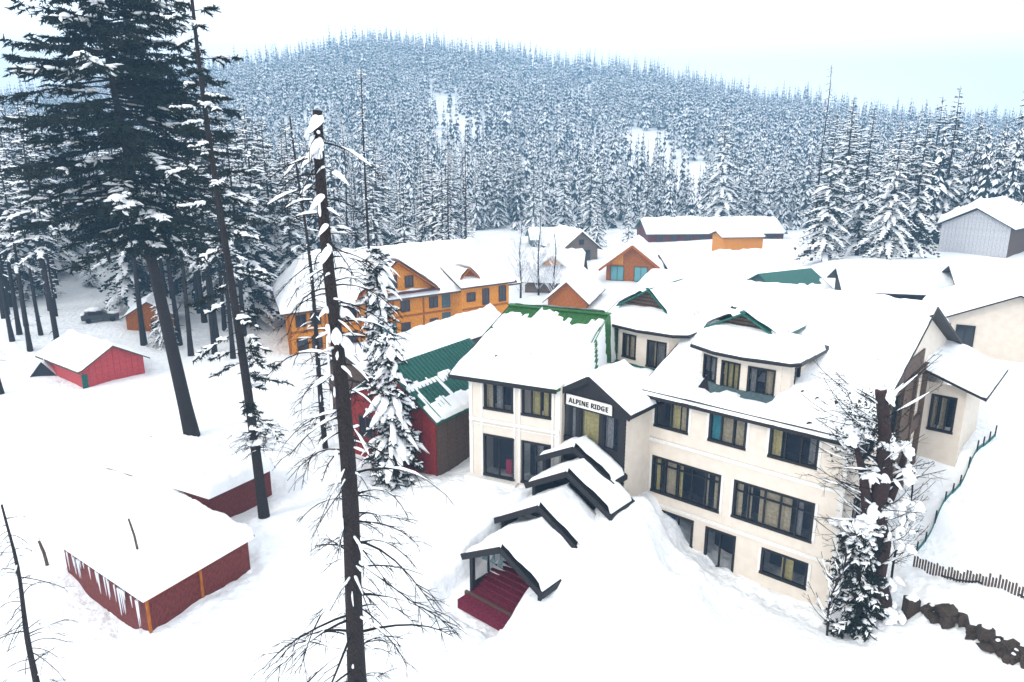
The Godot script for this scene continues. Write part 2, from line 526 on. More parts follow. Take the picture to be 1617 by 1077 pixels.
# ---------------------------------------------------------------- plain gabled house
# local: x right along the front, z outwards, base at y 0; ridge along "x" or "z"
# holes for windows are not cut: small far windows sit 4 cm proud of the wall
func gabled(o: Node3D, w: float, d: float, wall_h: float, ridge_h: float, along: String, wm: String, roof_m: String, over: float, snow: float, opt := {}) -> void:
	var wb := MB.new()
	var y0: float = opt.get("down", -1.5)
	var hw := w * 0.5
	if along == "z":
		for s in [[0.0, 1.0], [-d, -1.0]]:
			var z: float = s[0]
			var a := Vector3(-hw, y0, z); var b := Vector3(hw, y0, z); var e := Vector3(hw, wall_h, z); var f := Vector3(-hw, wall_h, z); var t := Vector3(0, ridge_h, z)
			if s[1] > 0: wb.quad(a, b, e, f); wb.tri(f, e, t)
			else: wb.quad(b, a, f, e); wb.tri(e, f, t)
		wb.quad(Vector3(hw, y0, 0), Vector3(hw, y0, -d), Vector3(hw, wall_h, -d), Vector3(hw, wall_h, 0))
		wb.quad(Vector3(-hw, y0, -d), Vector3(-hw, y0, 0), Vector3(-hw, wall_h, 0), Vector3(-hw, wall_h, -d))
	else:
		wb.quad(Vector3(-hw, y0, 0), Vector3(hw, y0, 0), Vector3(hw, wall_h, 0), Vector3(-hw, wall_h, 0))
		wb.quad(Vector3(hw, y0, -d), Vector3(-hw, y0, -d), Vector3(-hw, wall_h, -d), Vector3(hw, wall_h, -d))
		for x in [hw, -hw]:
			var a := Vector3(x, y0, 0); var b := Vector3(x, y0, -d); var e := Vector3(x, wall_h, -d); var f := Vector3(x, wall_h, 0); var t := Vector3(x, ridge_h, -d * 0.5)
			if x > 0: wb.quad(a, b, e, f); wb.tri(f, e, t)
			else: wb.quad(b, a, f, e); wb.tri(e, f, t)
	part("wall", wb, M[wm], o)
	var slope := (ridge_h - wall_h) / (hw if along == "z" else d * 0.5)
	var rb := MB.new()
	var sb := MB.new()
	sb.xf = Transform3D.IDENTITY
	var ye := wall_h - over * slope + 0.14
	var yr := ridge_h + 0.14
	var planes := []
	if along == "z":
		planes = [[Vector3(hw + over, ye, over), Vector3(hw + over, ye, -d - over), Vector3(0, yr, -d - over), Vector3(0, yr, over)],
			[Vector3(-hw - over, ye, -d - over), Vector3(-hw - over, ye, over), Vector3(0, yr, over), Vector3(0, yr, -d - over)]]
	else:
		planes = [[Vector3(-hw - over, ye, over), Vector3(hw + over, ye, over), Vector3(hw + over, yr, -d * 0.5), Vector3(-hw - over, yr, -d * 0.5)],
			[Vector3(hw + over, ye, -d - over), Vector3(-hw - over, ye, -d - over), Vector3(-hw - over, yr, -d * 0.5), Vector3(hw + over, yr, -d * 0.5)]]
	var bare = opt.get("bare")
	var cell: float = opt.get("cell", 0.5)
	for p in planes:
		rb.slab(p, 0.14)
		snow_quad(sb, p[0], p[1], p[2], p[3], snow, [true, false, true, true], cell, bare)
	var roof := part("roof", rb, M[roof_m], o)
	part("snow_cover", sb, M.snow, roof)

func small_window(o: Node3D, x: float, y: float, z: float, w: float, h: float, turn := 0.0, fm := "purple_brown", drape := "") -> void:
	var t := Transform3D(Basis(Vector3.UP, turn), Vector3.ZERO)
	t.origin = Vector3(x, y, z) + t.basis.z * 0.06
	var mb := MB.new()
	var hw := w * 0.5; var hh := h * 0.5
	mb.box(-hw - 0.1, -hw, -hh - 0.1, hh + 0.1, -0.1, 0.06); mb.box(hw, hw + 0.1, -hh - 0.1, hh + 0.1, -0.1, 0.06)
	mb.box(-hw, hw, hh, hh + 0.1, -0.1, 0.063); mb.box(-hw, hw, -hh - 0.1, -hh, -0.1, 0.08)
	mb.box(-0.04, 0.04, -hh, hh, -0.06, 0.04)
	var n := part("window", mb, M[fm], o)
	n.transform = t
	var p := MB.new()
	p.box(-hw, hw, -hh, hh, -0.08, 0.0)
	var pane := part("pane", p, M.dark_pane, n)
	if drape: pane.set_surface_override_material(0, M[drape])

func planks(o: Node3D, x0: float, x1: float, y0: float, top: Callable, z: float, count: int, m: String, turn := Transform3D.IDENTITY) -> void:
	for i in count:
		var a := lerpf(x0, x1, float(i) / count) + 0.012
		var b := lerpf(x0, x1, float(i + 1) / count) - 0.012
		var k := rng.randf_range(0.0, 0.03)
		var mb := MB.new()
		mb.xf = turn
		mb.hexa([Vector3(a, y0, z + 0.04 + k), Vector3(b, y0, z + 0.04 + k), Vector3(b, y0, z), Vector3(a, y0, z)],
			[Vector3(a, top.call(a), z + 0.04 + k), Vector3(b, top.call(b), z + 0.04 + k), Vector3(b, top.call(b), z), Vector3(a, top.call(a), z)])
		part("plank", mb, M[m], o)

# ---------------------------------------------------------------- the hotel
const HOTEL_AT := Vector3(16.91, 0, -33.94)
const HOTEL_TURN := -0.7155
func bay(o: Node3D, pts: Array, y0: float, y1: float, wins: Array, eave_out: float, eave_y: float, inner: Array, inner_y: float) -> void:
	var wb := MB.new()
	for k in pts.size() - 1:
		var a := Vector3(pts[k].x, 0, pts[k].y)
		var b := Vector3(pts[k + 1].x, 0, pts[k + 1].y)
		var f := wall_frame(a, b)
		var L := a.distance_to(b)
		wb.xf = f
		var holes := []
		for q in wins:
			if q[0] == k:
				holes.append(Rect2(L * 0.5 + q[1] - q[2] * 0.5, q[3], q[2], q[4]))
				var x := f
				x.origin = f * Vector3(L * 0.5 + q[1], q[3] + q[4] * 0.5, 0)
				window(o, x, q[2], q[4], q[5], 0.0, q[6], "", "frame", 0.06)
		siding(wb, 0, L, y0, y1, holes)
	part("bay_wall", wb, M.cream, o)
	var outer := []
	var ctr := Vector2.ZERO
	for p in inner: ctr += p / inner.size()
	var n := pts.size()
	var rows := [[], [], [], [], [], [], []]
	var rb := MB.new()
	for k in n:
		var dir: Vector2 = (pts[k] - ctr).normalized()
		var e: Vector2 = pts[k] + dir * eave_out
		outer.append(Vector3(e.x, eave_y, e.y))
	var cols := []
	for k in n - 1:
		for m in 5:
			var t := m / 5.0
			var po: Vector3 = outer[k].lerp(outer[k + 1], t)
			var f := (k + t) / (n - 1.0)
			var ii := inner[0] as Vector2
			ii = ii.lerp(inner[1], f)
			cols.append([po, Vector3(ii.x, inner_y, ii.y)])
	cols.append([outer[n - 1], Vector3(inner[1].x, inner_y, inner[1].y)])
	for j in 7:
		for cc in cols: rows[j].append((cc[0] as Vector3).lerp(cc[1], j / 6.0))
	for i in cols.size() - 1:
		rb.slab([cols[i][0], cols[i + 1][0], cols[i + 1][1], cols[i][1]], 0.16)
	var roof := part("bay_roof", rb, M.frame, o)
	var sb := MB.new()
	snow_on(sb, rows, 0.3, [true, false, true, true])
	part("snow_cover", sb, M.snow, roof)

func vent_gable(o: Node3D, x0: float, x1: float, xa: float, y: float, ya: float, z: float, zb: float, yb: float) -> void:
	var face := MB.new()
	face.tri(Vector3(x0, y, z), Vector3(x1, y, z), Vector3(xa, ya, z))
	var g := part("gable_face", face, M.brown_wood, o)
	var lv := MB.new()
	for k in 4:
		var t := 0.12 + k * 0.2
		var yy := lerpf(y, ya, t)
		lv.box(lerpf(x0, xa, t) + 0.12, lerpf(x1, xa, t) - 0.12, yy, yy + 0.05, z, z + 0.05)
	part("louvre", lv, M.black_wood, g)
	var rb := MB.new()
	var ov := 0.35
	var k0 := (ya - y) / (xa - x0)
	var k1 := (ya - y) / (x1 - xa)
	var pl := Vector3(x0 - ov, y - ov * k0 + 0.12, z + 0.45)
	var pr := Vector3(x1 + ov, y - ov * k1 + 0.12, z + 0.45)
	var pa := Vector3(xa, ya + 0.12, z + 0.45)
	var ba := Vector3(xa, yb + 0.1, zb)
	var bl := Vector3(x0 - ov, y - ov * k0 + 0.12, zb * 0.55 + z * 0.45)
	var br := Vector3(x1 + ov, y - ov * k1 + 0.12, zb * 0.55 + z * 0.45)
	rb.slab([pl, pa, ba, bl], 0.12); rb.slab([pr, br, ba, pa], 0.12)
	var r := part("gable_roof", rb, M.teal_metal, o)
	var sb := MB.new()
	var near := func(p: Vector3, wp: Vector3) -> float: return clampf((p.y - ya + 0.12 + nz.get_noise_2d(wp.x * 40, wp.z * 40) * 0.5) * 4.0, 0.0, 0.5)
	snow_quad(sb, pl, pa, ba, bl, 0.28, [false, false, true, true], 0.3, near)
	snow_quad(sb, pr, br, ba, pa, 0.28, [true, false, false, false], 0.3)
	part("snow_cover", sb, M.snow, r)
	var rc := MB.new()
	rc.bar(pa + Vector3(0, 0.02, 0), ba + Vector3(0, 0.02, 0), 0.34, 0.1)
	part("ridge_cap", rc, M.teal_metal, r)

func hotel() -> void:
	var o := thing("hotel", "large cream clapboard hotel with black framed windows and snow covered roofs", "hotel", HOTEL_AT, HOTEL_TURN)
	var Y := "curtain_yellow"; var C := "curtain"; var G := "curtain_grey"
	# main facade
	var W := [[-4.0, -1.5, 7.1, 9.2, 3, 0.0, [[0.0, 0.22, Y], [0.8, 0.93, G]]], [-7.5, -5.35, 7.1, 8.95, 3, 0.0, [[0.02, 0.3, "curtain_teal"], [0.34, 0.62, C], [0.7, 1.0, C]]], [-11.0, -8.85, 7.1, 9.25, 2, 0.22, [[0.42, 0.72, Y], [0.75, 1.0, C]]],
		[-5.75, -1.35, 2.92, 5.15, 5, 0.26, [[0.02, 0.1, C], [0.16, 0.22, C], [0.32, 0.72, C], [0.78, 0.86, G]]], [-11.0, -6.6, 2.85, 5.15, 5, 0.2, [[0.05, 0.1, Y], [0.2, 0.34, C], [0.38, 0.44, Y], [0.76, 0.82, C], [0.9, 0.97, C]]],
		[-3.85, -1.35, 0.1, 1.62, 2, 0.0, [[0.42, 0.68, Y]]], [-7.25, -5.45, -0.7, 1.7, 2, 0.0, []], [-11.0, -8.1, 0.0, 1.75, 3, 0.0, []]]
	var wall := MB.new()
	var holes := []
	for q in W:
		holes.append(Rect2(q[0], q[2], q[1] - q[0], q[3] - q[2]))
		window(o, Transform3D(Basis.IDENTITY, Vector3((q[0] + q[1]) / 2, (q[2] + q[3]) / 2, 0)), q[1] - q[0], q[3] - q[2], q[4], q[5], q[6])
	siding(wall, -11.7, 0, -1.8, 9.35, holes)
	# right end wall with its gable
	var ends := []
	var end_w := [[2.0, 4.4, 2.9, 5.1], [2.2, 4.4, 7.1, 9.2], [6.4, 8.8, 6.6, 9.4], [9.4, 11.8, 3.2, 9.2]]
	wall.xf = Transform3D(Basis(Vector3(0, 0, -1), Vector3.UP, Vector3(1, 0, 0)), Vector3.ZERO)
	for q in end_w:
		ends.append(Rect2(q[0], q[2], q[1] - q[0], q[3] - q[2]))
		var t := wall.xf
		t.origin = t * Vector3((q[0] + q[1]) / 2, (q[2] + q[3]) / 2, 0)
		window(o, t, q[1] - q[0], q[3] - q[2], 2, 0.3, [[0.1, 0.4, C]])
	siding(wall, 0, 24, -1.8, 9.35, ends)
	wall.tri(Vector3(0, 9.35, 0), Vector3(24, 9.35, 0), Vector3(12, 14.0, 0))
	# back and left shell
	wall.xf = Transform3D.IDENTITY
	wall.quad(Vector3(0, -1, -24), Vector3(-18.2, -1, -24), Vector3(-18.2, 9.3, -24), Vector3(0, 9.3, -24))
	wall.quad(Vector3(-18.2, -1, -24), Vector3(-18.2, -1, -5.5), Vector3(-18.2, 11.4, -5.5), Vector3(-18.2, 9.3, -24))
	wall.tri(Vector3(-18.2, 9.3, -24), Vector3(-18.2, 11.4, -5.5), Vector3(-18.2, 14.0, -12))
	wall.xf = Transform3D(Basis.IDENTITY, Vector3(0, 0, -5.5))
	siding(wall, -18.2, -11.7, 5.0, 11.35, [])
	wall.xf = Transform3D.IDENTITY
	wall.quad(Vector3(-11.7, -1, -5.5), Vector3(-11.7, -1, 0), Vector3(-11.7, 9.35, 0), Vector3(-11.7, 11.3, -5.5))
	# side of the entrance block
	wall.xf = Transform3D(Basis(Vector3(0, 0, -1), Vector3.UP, Vector3(1, 0, 0)), Vector3(-11.35, 0, 2.7))
	siding(wall, 0, 2.7, 0.5, 8.9, [])
	part("wall", wall, M.cream, o)
	# belt courses and corner boards
	var tr := MB.new()
	tr.box(-11.72, 0.05, 6.1, 6.32, 0.0, 0.09)
	tr.box(-11.72, 0.05, 1.98, 2.2, 0.0, 0.085)
	tr.box(-11.74, -11.5, -1.8, 9.3, 0.0, 0.06)
	tr.box(-0.22, 0.04, -1.8, 9.3, 0.0, 0.06)
	for q in W:
		if q[2] > 0.0 and q[2] < 8.0:
			tr.box(q[0] - 0.2, q[0] - 0.045, q[2] - 0.05, q[3] + 0.04, 0.0, 0.05)
			tr.box(q[1] + 0.045, q[1] + 0.2, q[2] - 0.05, q[3] + 0.04, 0.0, 0.05)
	part("trim", tr, M.white_trim, o)
	var bl := MB.new()
	bl.box(-10.9, -9.3, 0.0, 1.6, -0.02, 0.05)
	part("blue_board", bl, M.blue_paint, o)
	# timber gallery on the right end
	var tb := MB.new()
	for q in [[8.9, 9.3], [11.9, 12.3], [6.0, 6.3], [14.6, 14.9]]:
		tb.box(0.02, 0.3, -1.0, 9.6, -q[1], -q[0])
	tb.box(0.02, 0.22, 5.6, 6.5, -14.9, -6.0); tb.box(0.02, 0.22, 9.5, 9.9, -15, -5)
	tb.box(0.02, 0.12, -0.5, 10.6, -11.9, -9.3); tb.box(0.02, 0.1, 9.7, 11.0, -14.0, -5.0)
	part("timber", tb, M.brown_wood, o)
	# roof planes: front right, front left (set back), back
	var rb := MB.new()
	var sb := MB.new()
	sb.xf = Transform3D.IDENTITY
	var e := 0.41
	var ym := 9.05 + 0.4056 * 5.3
	var planes := [[Vector3(-12.2, 9.05, 0.5), Vector3(0.8, 9.05, 0.5), Vector3(0.8, ym, -4.8), Vector3(-12.2, ym, -4.8), [true, false, true, true]],
		[Vector3(-19, ym, -4.8), Vector3(0.8, ym, -4.8), Vector3(0.8, 14.12, -12), Vector3(-19, 14.12, -12), [false, false, true, true]],
		[Vector3(0.8, 8.83, -24.9), Vector3(-19, 8.83, -24.9), Vector3(-19, 14.12, -12), Vector3(0.8, 14.12, -12), [true, false, true, true]]]
	var mottled := func(p: Vector3, wp: Vector3) -> float:
		var k := nz.get_noise_2d(wp.x * 22.0 + 90.0, wp.z * 22.0)
		if p.x > -9.15 and p.x < -4.4 and p.z > -2.6 and p.z < -0.8 + 0.2 * k: return 0.6
		k = maxf(k * 0.8, fine.get_noise_2d(wp.x * 150.0, wp.z * 60.0) * 1.05)
		return clampf((k - 0.44) * 5.0, 0.0, 0.6) if p.z > -11.0 else 0.0
	for p in planes:
		rb.slab(p.slice(0, 4), 0.18)
		snow_quad(sb, p[0], p[1], p[2], p[3], 0.4, p[4], 0.3, mottled)
	var roof := part("roof", rb, M.black_wood, o)
	part("snow_cover", sb, M.snow, roof)
	# soffit and rafter ends
	var sf := MB.new()
	sf.box(-12.1, 0.6, 9.26, 9.3, 0.03, 0.4)
	for k in 14:
		sf.box(-12.0 + k * 0.95, -11.9 + k * 0.95, 8.86, 9.02, 0.05, 0.46)
	part("soffit", sf, M.black_wood, roof)
	# the wing on the left
	var wx := Transform3D(Basis(Vector3.UP, HOTEL_TURN), HOTEL_AT).affine_inverse() * Transform3D(Basis(Vector3.UP, -0.4418), Vector3(2.76, 0, -42.04))
	var V := [[-5.0, -2.98, 7.1, 9.2, 3, 0.0, [[0.04, 0.3, C], [0.38, 0.62, G]]], [-2.34, -0.43, 7.1, 9.25, 3, 0.2, [[0.25, 0.62, Y], [0.72, 0.98, Y]]], [-5.05, -2.89, 2.5, 5.34, 2, 0.0, []], [-2.34, -0.4, 2.5, 5.34, 2, 0.0, [[0.5, 0.7, G]]]]
	var wm := MB.new()
	wm.xf = wx
	holes = []
	for q in V:
		holes.append(Rect2(q[0], q[2], q[1] - q[0], q[3] - q[2]))
		var t := wx
		t.origin = wx * Vector3((q[0] + q[1]) / 2, (q[2] + q[3]) / 2, 0)
		window(o, t, q[1] - q[0], q[3] - q[2], q[4], q[5], q[6])
	siding(wm, -6.05, 0.3, 0.5, 9.35, holes, 2.9, 0.01)
	wm.quad(Vector3(-6.05, 0, -13), Vector3(-6.05, 0, 0), Vector3(-6.05, 9.35, 0), Vector3(-6.05, 9.35, -13))
	wm.tri(Vector3(-6.05, 9.35, -13), Vector3(-6.05, 9.35, 0), Vector3(-6.05, 12.4, -6.6))
	wm.quad(Vector3(0.3, 0, 0), Vector3(0.3, 0, -8), Vector3(0.3, 9.35, -8), Vector3(0.3, 9.35, 0))
	part("wing_wall", wm, M.cream, o)
	var wt := MB.new()
	wt.xf = wx
	wt.box(-6.1, 0.2, 6.2, 6.42, 0.0, 0.1); wt.box(-6.1, 0.2, 5.98, 6.06, 0.0, 0.07)
	wt.box(-6.1, -5.86, 1.0, 9.3, 0.0, 0.07); wt.box(-0.1, 0.22, 1.0, 9.3, 0.0, 0.07)
	for q in [-5.2, -2.86, -2.52, -0.27]: wt.box(q - 0.07, q + 0.07, 2.4, 9.3, 0.0, 0.06)
	wt.box(-6.3, -2.6, 1.7, 2.4, 0.0, 0.5)
	part("trim", wt, M.white_trim, o)
	var cl := MB.new()
	cl.xf = wx
	cl.box(-3.7, -3.3, 2.6, 3.6, -0.6, -0.45)
	part("cloth", cl, M.cloth_red, o)
	var wr := MB.new()
	var ws := MB.new()
	wr.xf = wx; ws.xf = wx
	var eL := Vector3(-7.3, 9.2, 0.5); var eR := Vector3(0.15, 9.2, 0.5); var rR := Vector3(1.0, 12.5, -6.6); var rL := Vector3(-6.3, 12.5, -6.6)
	var kL := Vector3(-7.3, 9.02, -14); var kR := Vector3(2.2, 9.02, -13)
	wr.slab([eL, eR, rR, rL], 0.16); wr.slab([kR, kL, rL, rR], 0.16); wr.slab([eR, kR, rR, rR + Vector3(-0.02, 0, 0)], 0.16)
	var wroof := part("wing_roof", wr, M.green_metal, o)
	var fascia := MB.new()
	fascia.xf = wx
	fascia.bar(eL + Vector3(0, -0.12, 0.03), eR + Vector3(0, -0.12, 0.03), 0.06, 0.26)
	fascia.bar(eL + Vector3(-0.03, -0.12, 0), rL + Vector3(-0.03, -0.12, 0), 0.06, 0.26)
	for k in 9: fascia.box(-6.9 + k * 0.85, -6.8 + k * 0.85, 9.02, 9.16, 0.05, 0.46)
	part("fascia", fascia, M.black_wood, wroof)
	var ribs := MB.new()
	ribs.xf = wx
	for k in 46:
		var x := -6.2 + k * 0.16
		ribs.bar(Vector3(x, 12.52, -6.55), Vector3(x - 0.05, 11.2, -3.8), 0.035, 0.05)
	part("roof_rib", ribs, M.green_metal, wroof).set_meta("kind", "stuff")
	var rc := MB.new()
	rc.xf = wx
	rc.bar(rL + Vector3(-0.1, 0.05, 0), rR + Vector3(0.1, 0.05, 0), 0.5, 0.1)
	part("ridge_cap", rc, M.green_metal, wroof)
	var melt := func(p: Vector3, wp: Vector3) -> float:
		var st := fine.get_noise_2d(p.x * 190.0, p.y * 8.0) * 0.35 + nz.get_noise_2d(wp.x * 40.0, wp.z * 40.0) * 0.45
		var d := clampf((p.y - 11.98 + st) * 1.6, 0.0, 0.6)
		if p.x > 0.6: d = maxf(d, clampf((nz.get_noise_2d(wp.x * 50.0, wp.z * 50.0) - 0.1) * 2.0, 0.0, 0.5))
		return maxf(d, clampf((nz.get_noise_2d(wp.x * 60.0 + 7.0, wp.z * 60.0) - 0.5) * 4.0, 0.0, 0.5))
	snow_quad(ws, eL, eR, rR, rL, 0.3, [true, false, true, false], 0.2, melt)
	snow_quad(ws, kR, kL, rL, rR, 0.3, [true, false, true, true], 0.5)
	snow_quad(ws, eR, kR, rR, rR + Vector3(-0.02, 0, 0), 0.3, [true, false, false, false], 0.3, melt)
	part("snow_cover", ws, M.snow, wroof)
	# low roof filling the valley between wing, bay and main block
	var vr := MB.new()
	var vs := MB.new()
	var vq := [Vector3(-17.6, 8.72, 2.4), Vector3(-11.3, 8.72, 2.4), Vector3(-11.3, 9.1, -4.6), Vector3(-17.6, 9.1, -4.9)]
	vr.slab(vq, 0.2)
	var vroof := part("valley_roof", vr, M.teal_metal, o)
	snow_quad(vs, vq[0], vq[1], vq[2], vq[3], 0.34, [true, false, true, true], 0.25, func(p: Vector3, wp: Vector3) -> float: return clampf((-3.4 - p.z + nz.get_noise_2d(wp.x * 50.0, wp.z * 50.0) * 1.2) * 1.2, 0.0, 0.5))
	part("snow_cover", vs, M.snow, vroof)
	# entrance gable
	var gb := MB.new()
	var gz := 2.7
	for q in [[-16.4, -15.95], [-11.8, -11.4], [-14.85, -14.65], [-13.15, -12.95]]:
		gb.box(q[0], q[1], 4.5, 8.6, gz - 0.2, gz)
	gb.box(-15.95, -11.8, 4.4, 5.9, gz - 0.2, gz - 0.03)
	gb.quad(Vector3(-16.4, 8.0, gz - 0.02), Vector3(-11.4, 8.0, gz - 0.02), Vector3(-11.4, 8.6, gz - 0.02), Vector3(-16.4, 8.6, gz - 0.02))
	gb.tri(Vector3(-16.4, 8.6, gz - 0.02), Vector3(-11.4, 8.6, gz - 0.02), Vector3(-13.9, 10.0, gz - 0.02))
	gb.quad(Vector3(-16.4, 4, -3), Vector3(-16.4, 4, gz), Vector3(-16.4, 8.6, gz), Vector3(-16.4, 8.6, -3))
	part("entrance_front", gb, M.black_wood, o)
	for q in [[-15.95, -14.85, [[0.55, 0.85, G]]], [-14.65, -13.15, [[0.03, 0.97, Y]]], [-12.95, -11.8, [[0.05, 0.5, G], [0.8, 1.0, C]]]]:
		window(o, Transform3D(Basis.IDENTITY, Vector3((q[0] + q[1]) / 2, 7.0, gz - 0.1)), q[1] - q[0], 2.2, 1, 0.0, q[2])
	var er := MB.new()
	var es := MB.new()
	var ga := Vector3(-13.9, 10.25, gz + 0.25); var gl := Vector3(-16.9, 8.5, gz + 0.25); var gr := Vector3(-10.9, 8.5, gz + 0.25)
	var back := Vector3(0, 0, -4.2)
	er.slab([gl, ga, ga + back, gl + back], 0.2); er.slab([gr, gr + back, ga + back, ga], 0.2)
	er.bar(gl + Vector3(0, -0.16, 0.03), ga + Vector3(0, -0.16, 0.03), 0.08, 0.36); er.bar(ga + Vector3(0, -0.16, 0.03), gr + Vector3(0, -0.16, 0.03), 0.08, 0.36)
	var eroof := part("entrance_roof", er, M.black_wood, o)
	snow_quad(es, gl, ga, ga + back, gl + back, 0.3, [true, false, true, false], 0.3)
	snow_quad(es, gr, gr + back, ga + back, ga, 0.34, [true, false, true, true], 0.3)
	part("snow_cover", es, M.snow, eroof)
	# bay with three windows on the main roof
	var pa := [Vector2(-9.7, -3.6), Vector2(-9.25, -2.0), Vector2(-7.85, -1.5), Vector2(-6.45, -1.4), Vector2(-4.3, -1.6), Vector2(-3.95, -2.0), Vector2(-3.9, -6.0)]
	bay(o, pa, 8.9, 12.1, [[1, 0.0, 1.0, 9.85, 1.65, 2, [[0.5, 0.95, G]]], [2, 0.0, 1.1, 9.8, 1.65, 3, [[0.05, 0.95, Y]]], [3, 0.0, 1.45, 9.7, 1.72, 3, [[0.05, 0.28, G], [0.62, 0.9, C]]], [5, -1.1, 0.7, 9.8, 1.7, 1, []]], 0.75, 12.05, [Vector2(-9.7, -4.0), Vector2(-5.0, -4.0)], 12.95)
	vent_gable(o, -9.5, -5.6, -7.5, 12.85, 13.85, -3.7, -10.5, 13.9)
	var sk := MB.new()
	for k in range(1, 5):
		var a: Vector2 = pa[k]; var b: Vector2 = pa[k + 1] if k < 4 else pa[5]
		var ao := a + Vector2(0.02 * (a.x + 7), 0.75); var bo := b + Vector2(0.02 * (b.x + 7), 0.75)
		sk.slab([Vector3(ao.x, 9.58, ao.y), Vector3(bo.x, 9.58, bo.y), Vector3(b.x, 9.98, b.y), Vector3(a.x, 9.98, a.y)], 0.1)
	part("bay_skirt", sk, M.slate, o)
	# bay over the entrance valley
	var pb := [Vector2(-17.5, -6.0), Vector2(-17.3, -4.9), Vector2(-16.6, -4.45), Vector2(-14.7, -4.15), Vector2(-12.6, -4.2), Vector2(-11.95, -4.7), Vector2(-11.9, -9.0)]
	bay(o, pb, 8.0, 11.85, [[1, 0.0, 0.55, 9.7, 1.6, 1, [[0.4, 0.9, G]]], [2, 0.0, 1.1, 9.55, 1.6, 2, [[0.1, 0.9, C]]], [3, 0.15, 1.35, 9.3, 1.75, 2, [[0.3, 0.5, C], [0.55, 0.85, G]]]], 0.7, 11.75, [Vector2(-18.0, -6.6), Vector2(-12.2, -6.6)], 12.7)
	vent_gable(o, -17.4, -14.0, -15.3, 12.75, 13.95, -6.2, -12.0, 14.1)
	var sk2 := MB.new()
	sk2.slab([Vector3(-17.2, 8.7, -3.5), Vector3(-12.4, 8.7, -3.4), Vector3(-12.4, 9.2, -4.1), Vector3(-17.2, 9.2, -4.3)], 0.1)
	part("bay_skirt", sk2, M.teal_metal, o)
	# annex at the far right end
	var an := MB.new()
	an.xf = Transform3D(Basis.IDENTITY, Vector3(0, 0, -15.5))
	siding(an, 0.02, 2.5, 1.0, 8.5, [Rect2(0.6, 5.3, 1.4, 2.4)])
	an.xf = Transform3D.IDENTITY
	an.quad(Vector3(2.5, 1, -15.5), Vector3(2.5, 1, -22), Vector3(2.5, 8.5, -22), Vector3(2.5, 8.5, -15.5))
	part("annex_wall", an, M.cream, o)
	window(o, Transform3D(Basis.IDENTITY, Vector3(1.3, 6.5, -15.5)), 1.4, 2.4, 3, 0.0, [[0.0, 0.25, C], [0.4, 0.6, C]])
	var ar := MB.new()
	var asn := MB.new()
	var q0 := [Vector3(0.0, 9.6, -14.4), Vector3(3.7, 8.3, -14.4), Vector3(3.7, 8.3, -23), Vector3(0.0, 9.6, -23)]
	ar.slab(q0, 0.16)
	var aro := part("annex_roof", ar, M.black_wood, o)
	snow_quad(asn, q0[0], q0[1], q0[2], q0[3], 0.5, [true, true, false, true], 0.3)
	part("snow_cover", asn, M.snow, aro)
	# the name board over the entrance
	var inv := Transform3D(Basis(Vector3.UP, HOTEL_TURN), HOTEL_AT)
	var sgn := thing("sign", "white board lettered ALPINE RIDGE above the hotel entrance", "sign", inv * Vector3(-13.95, 8.14, gz + 0.04), HOTEL_TURN)
	var bd := MB.new()
	bd.box(-1.65, 1.65, 0, 0.66, 0, 0.06)
	part("board", bd, M.white_trim, sgn)
	var tm := TextMesh.new()
	tm.text = "ALPINE RIDGE"
	var sfnt := SystemFont.new()
	sfnt.font_names = PackedStringArray(["Droid Sans"])
	sfnt.font_weight = 800
	tm.font = sfnt
	tm.font_size = 40; tm.pixel_size = 0.0106; tm.depth = 0.03
	tm.material = M.letter
	var tx := mesh_part("lettering", tm, sgn, Transform3D(Basis.IDENTITY, Vector3(0, 0.31, 0.078)))
	tx.set_meta("label", "black capital letters reading ALPINE RIDGE")

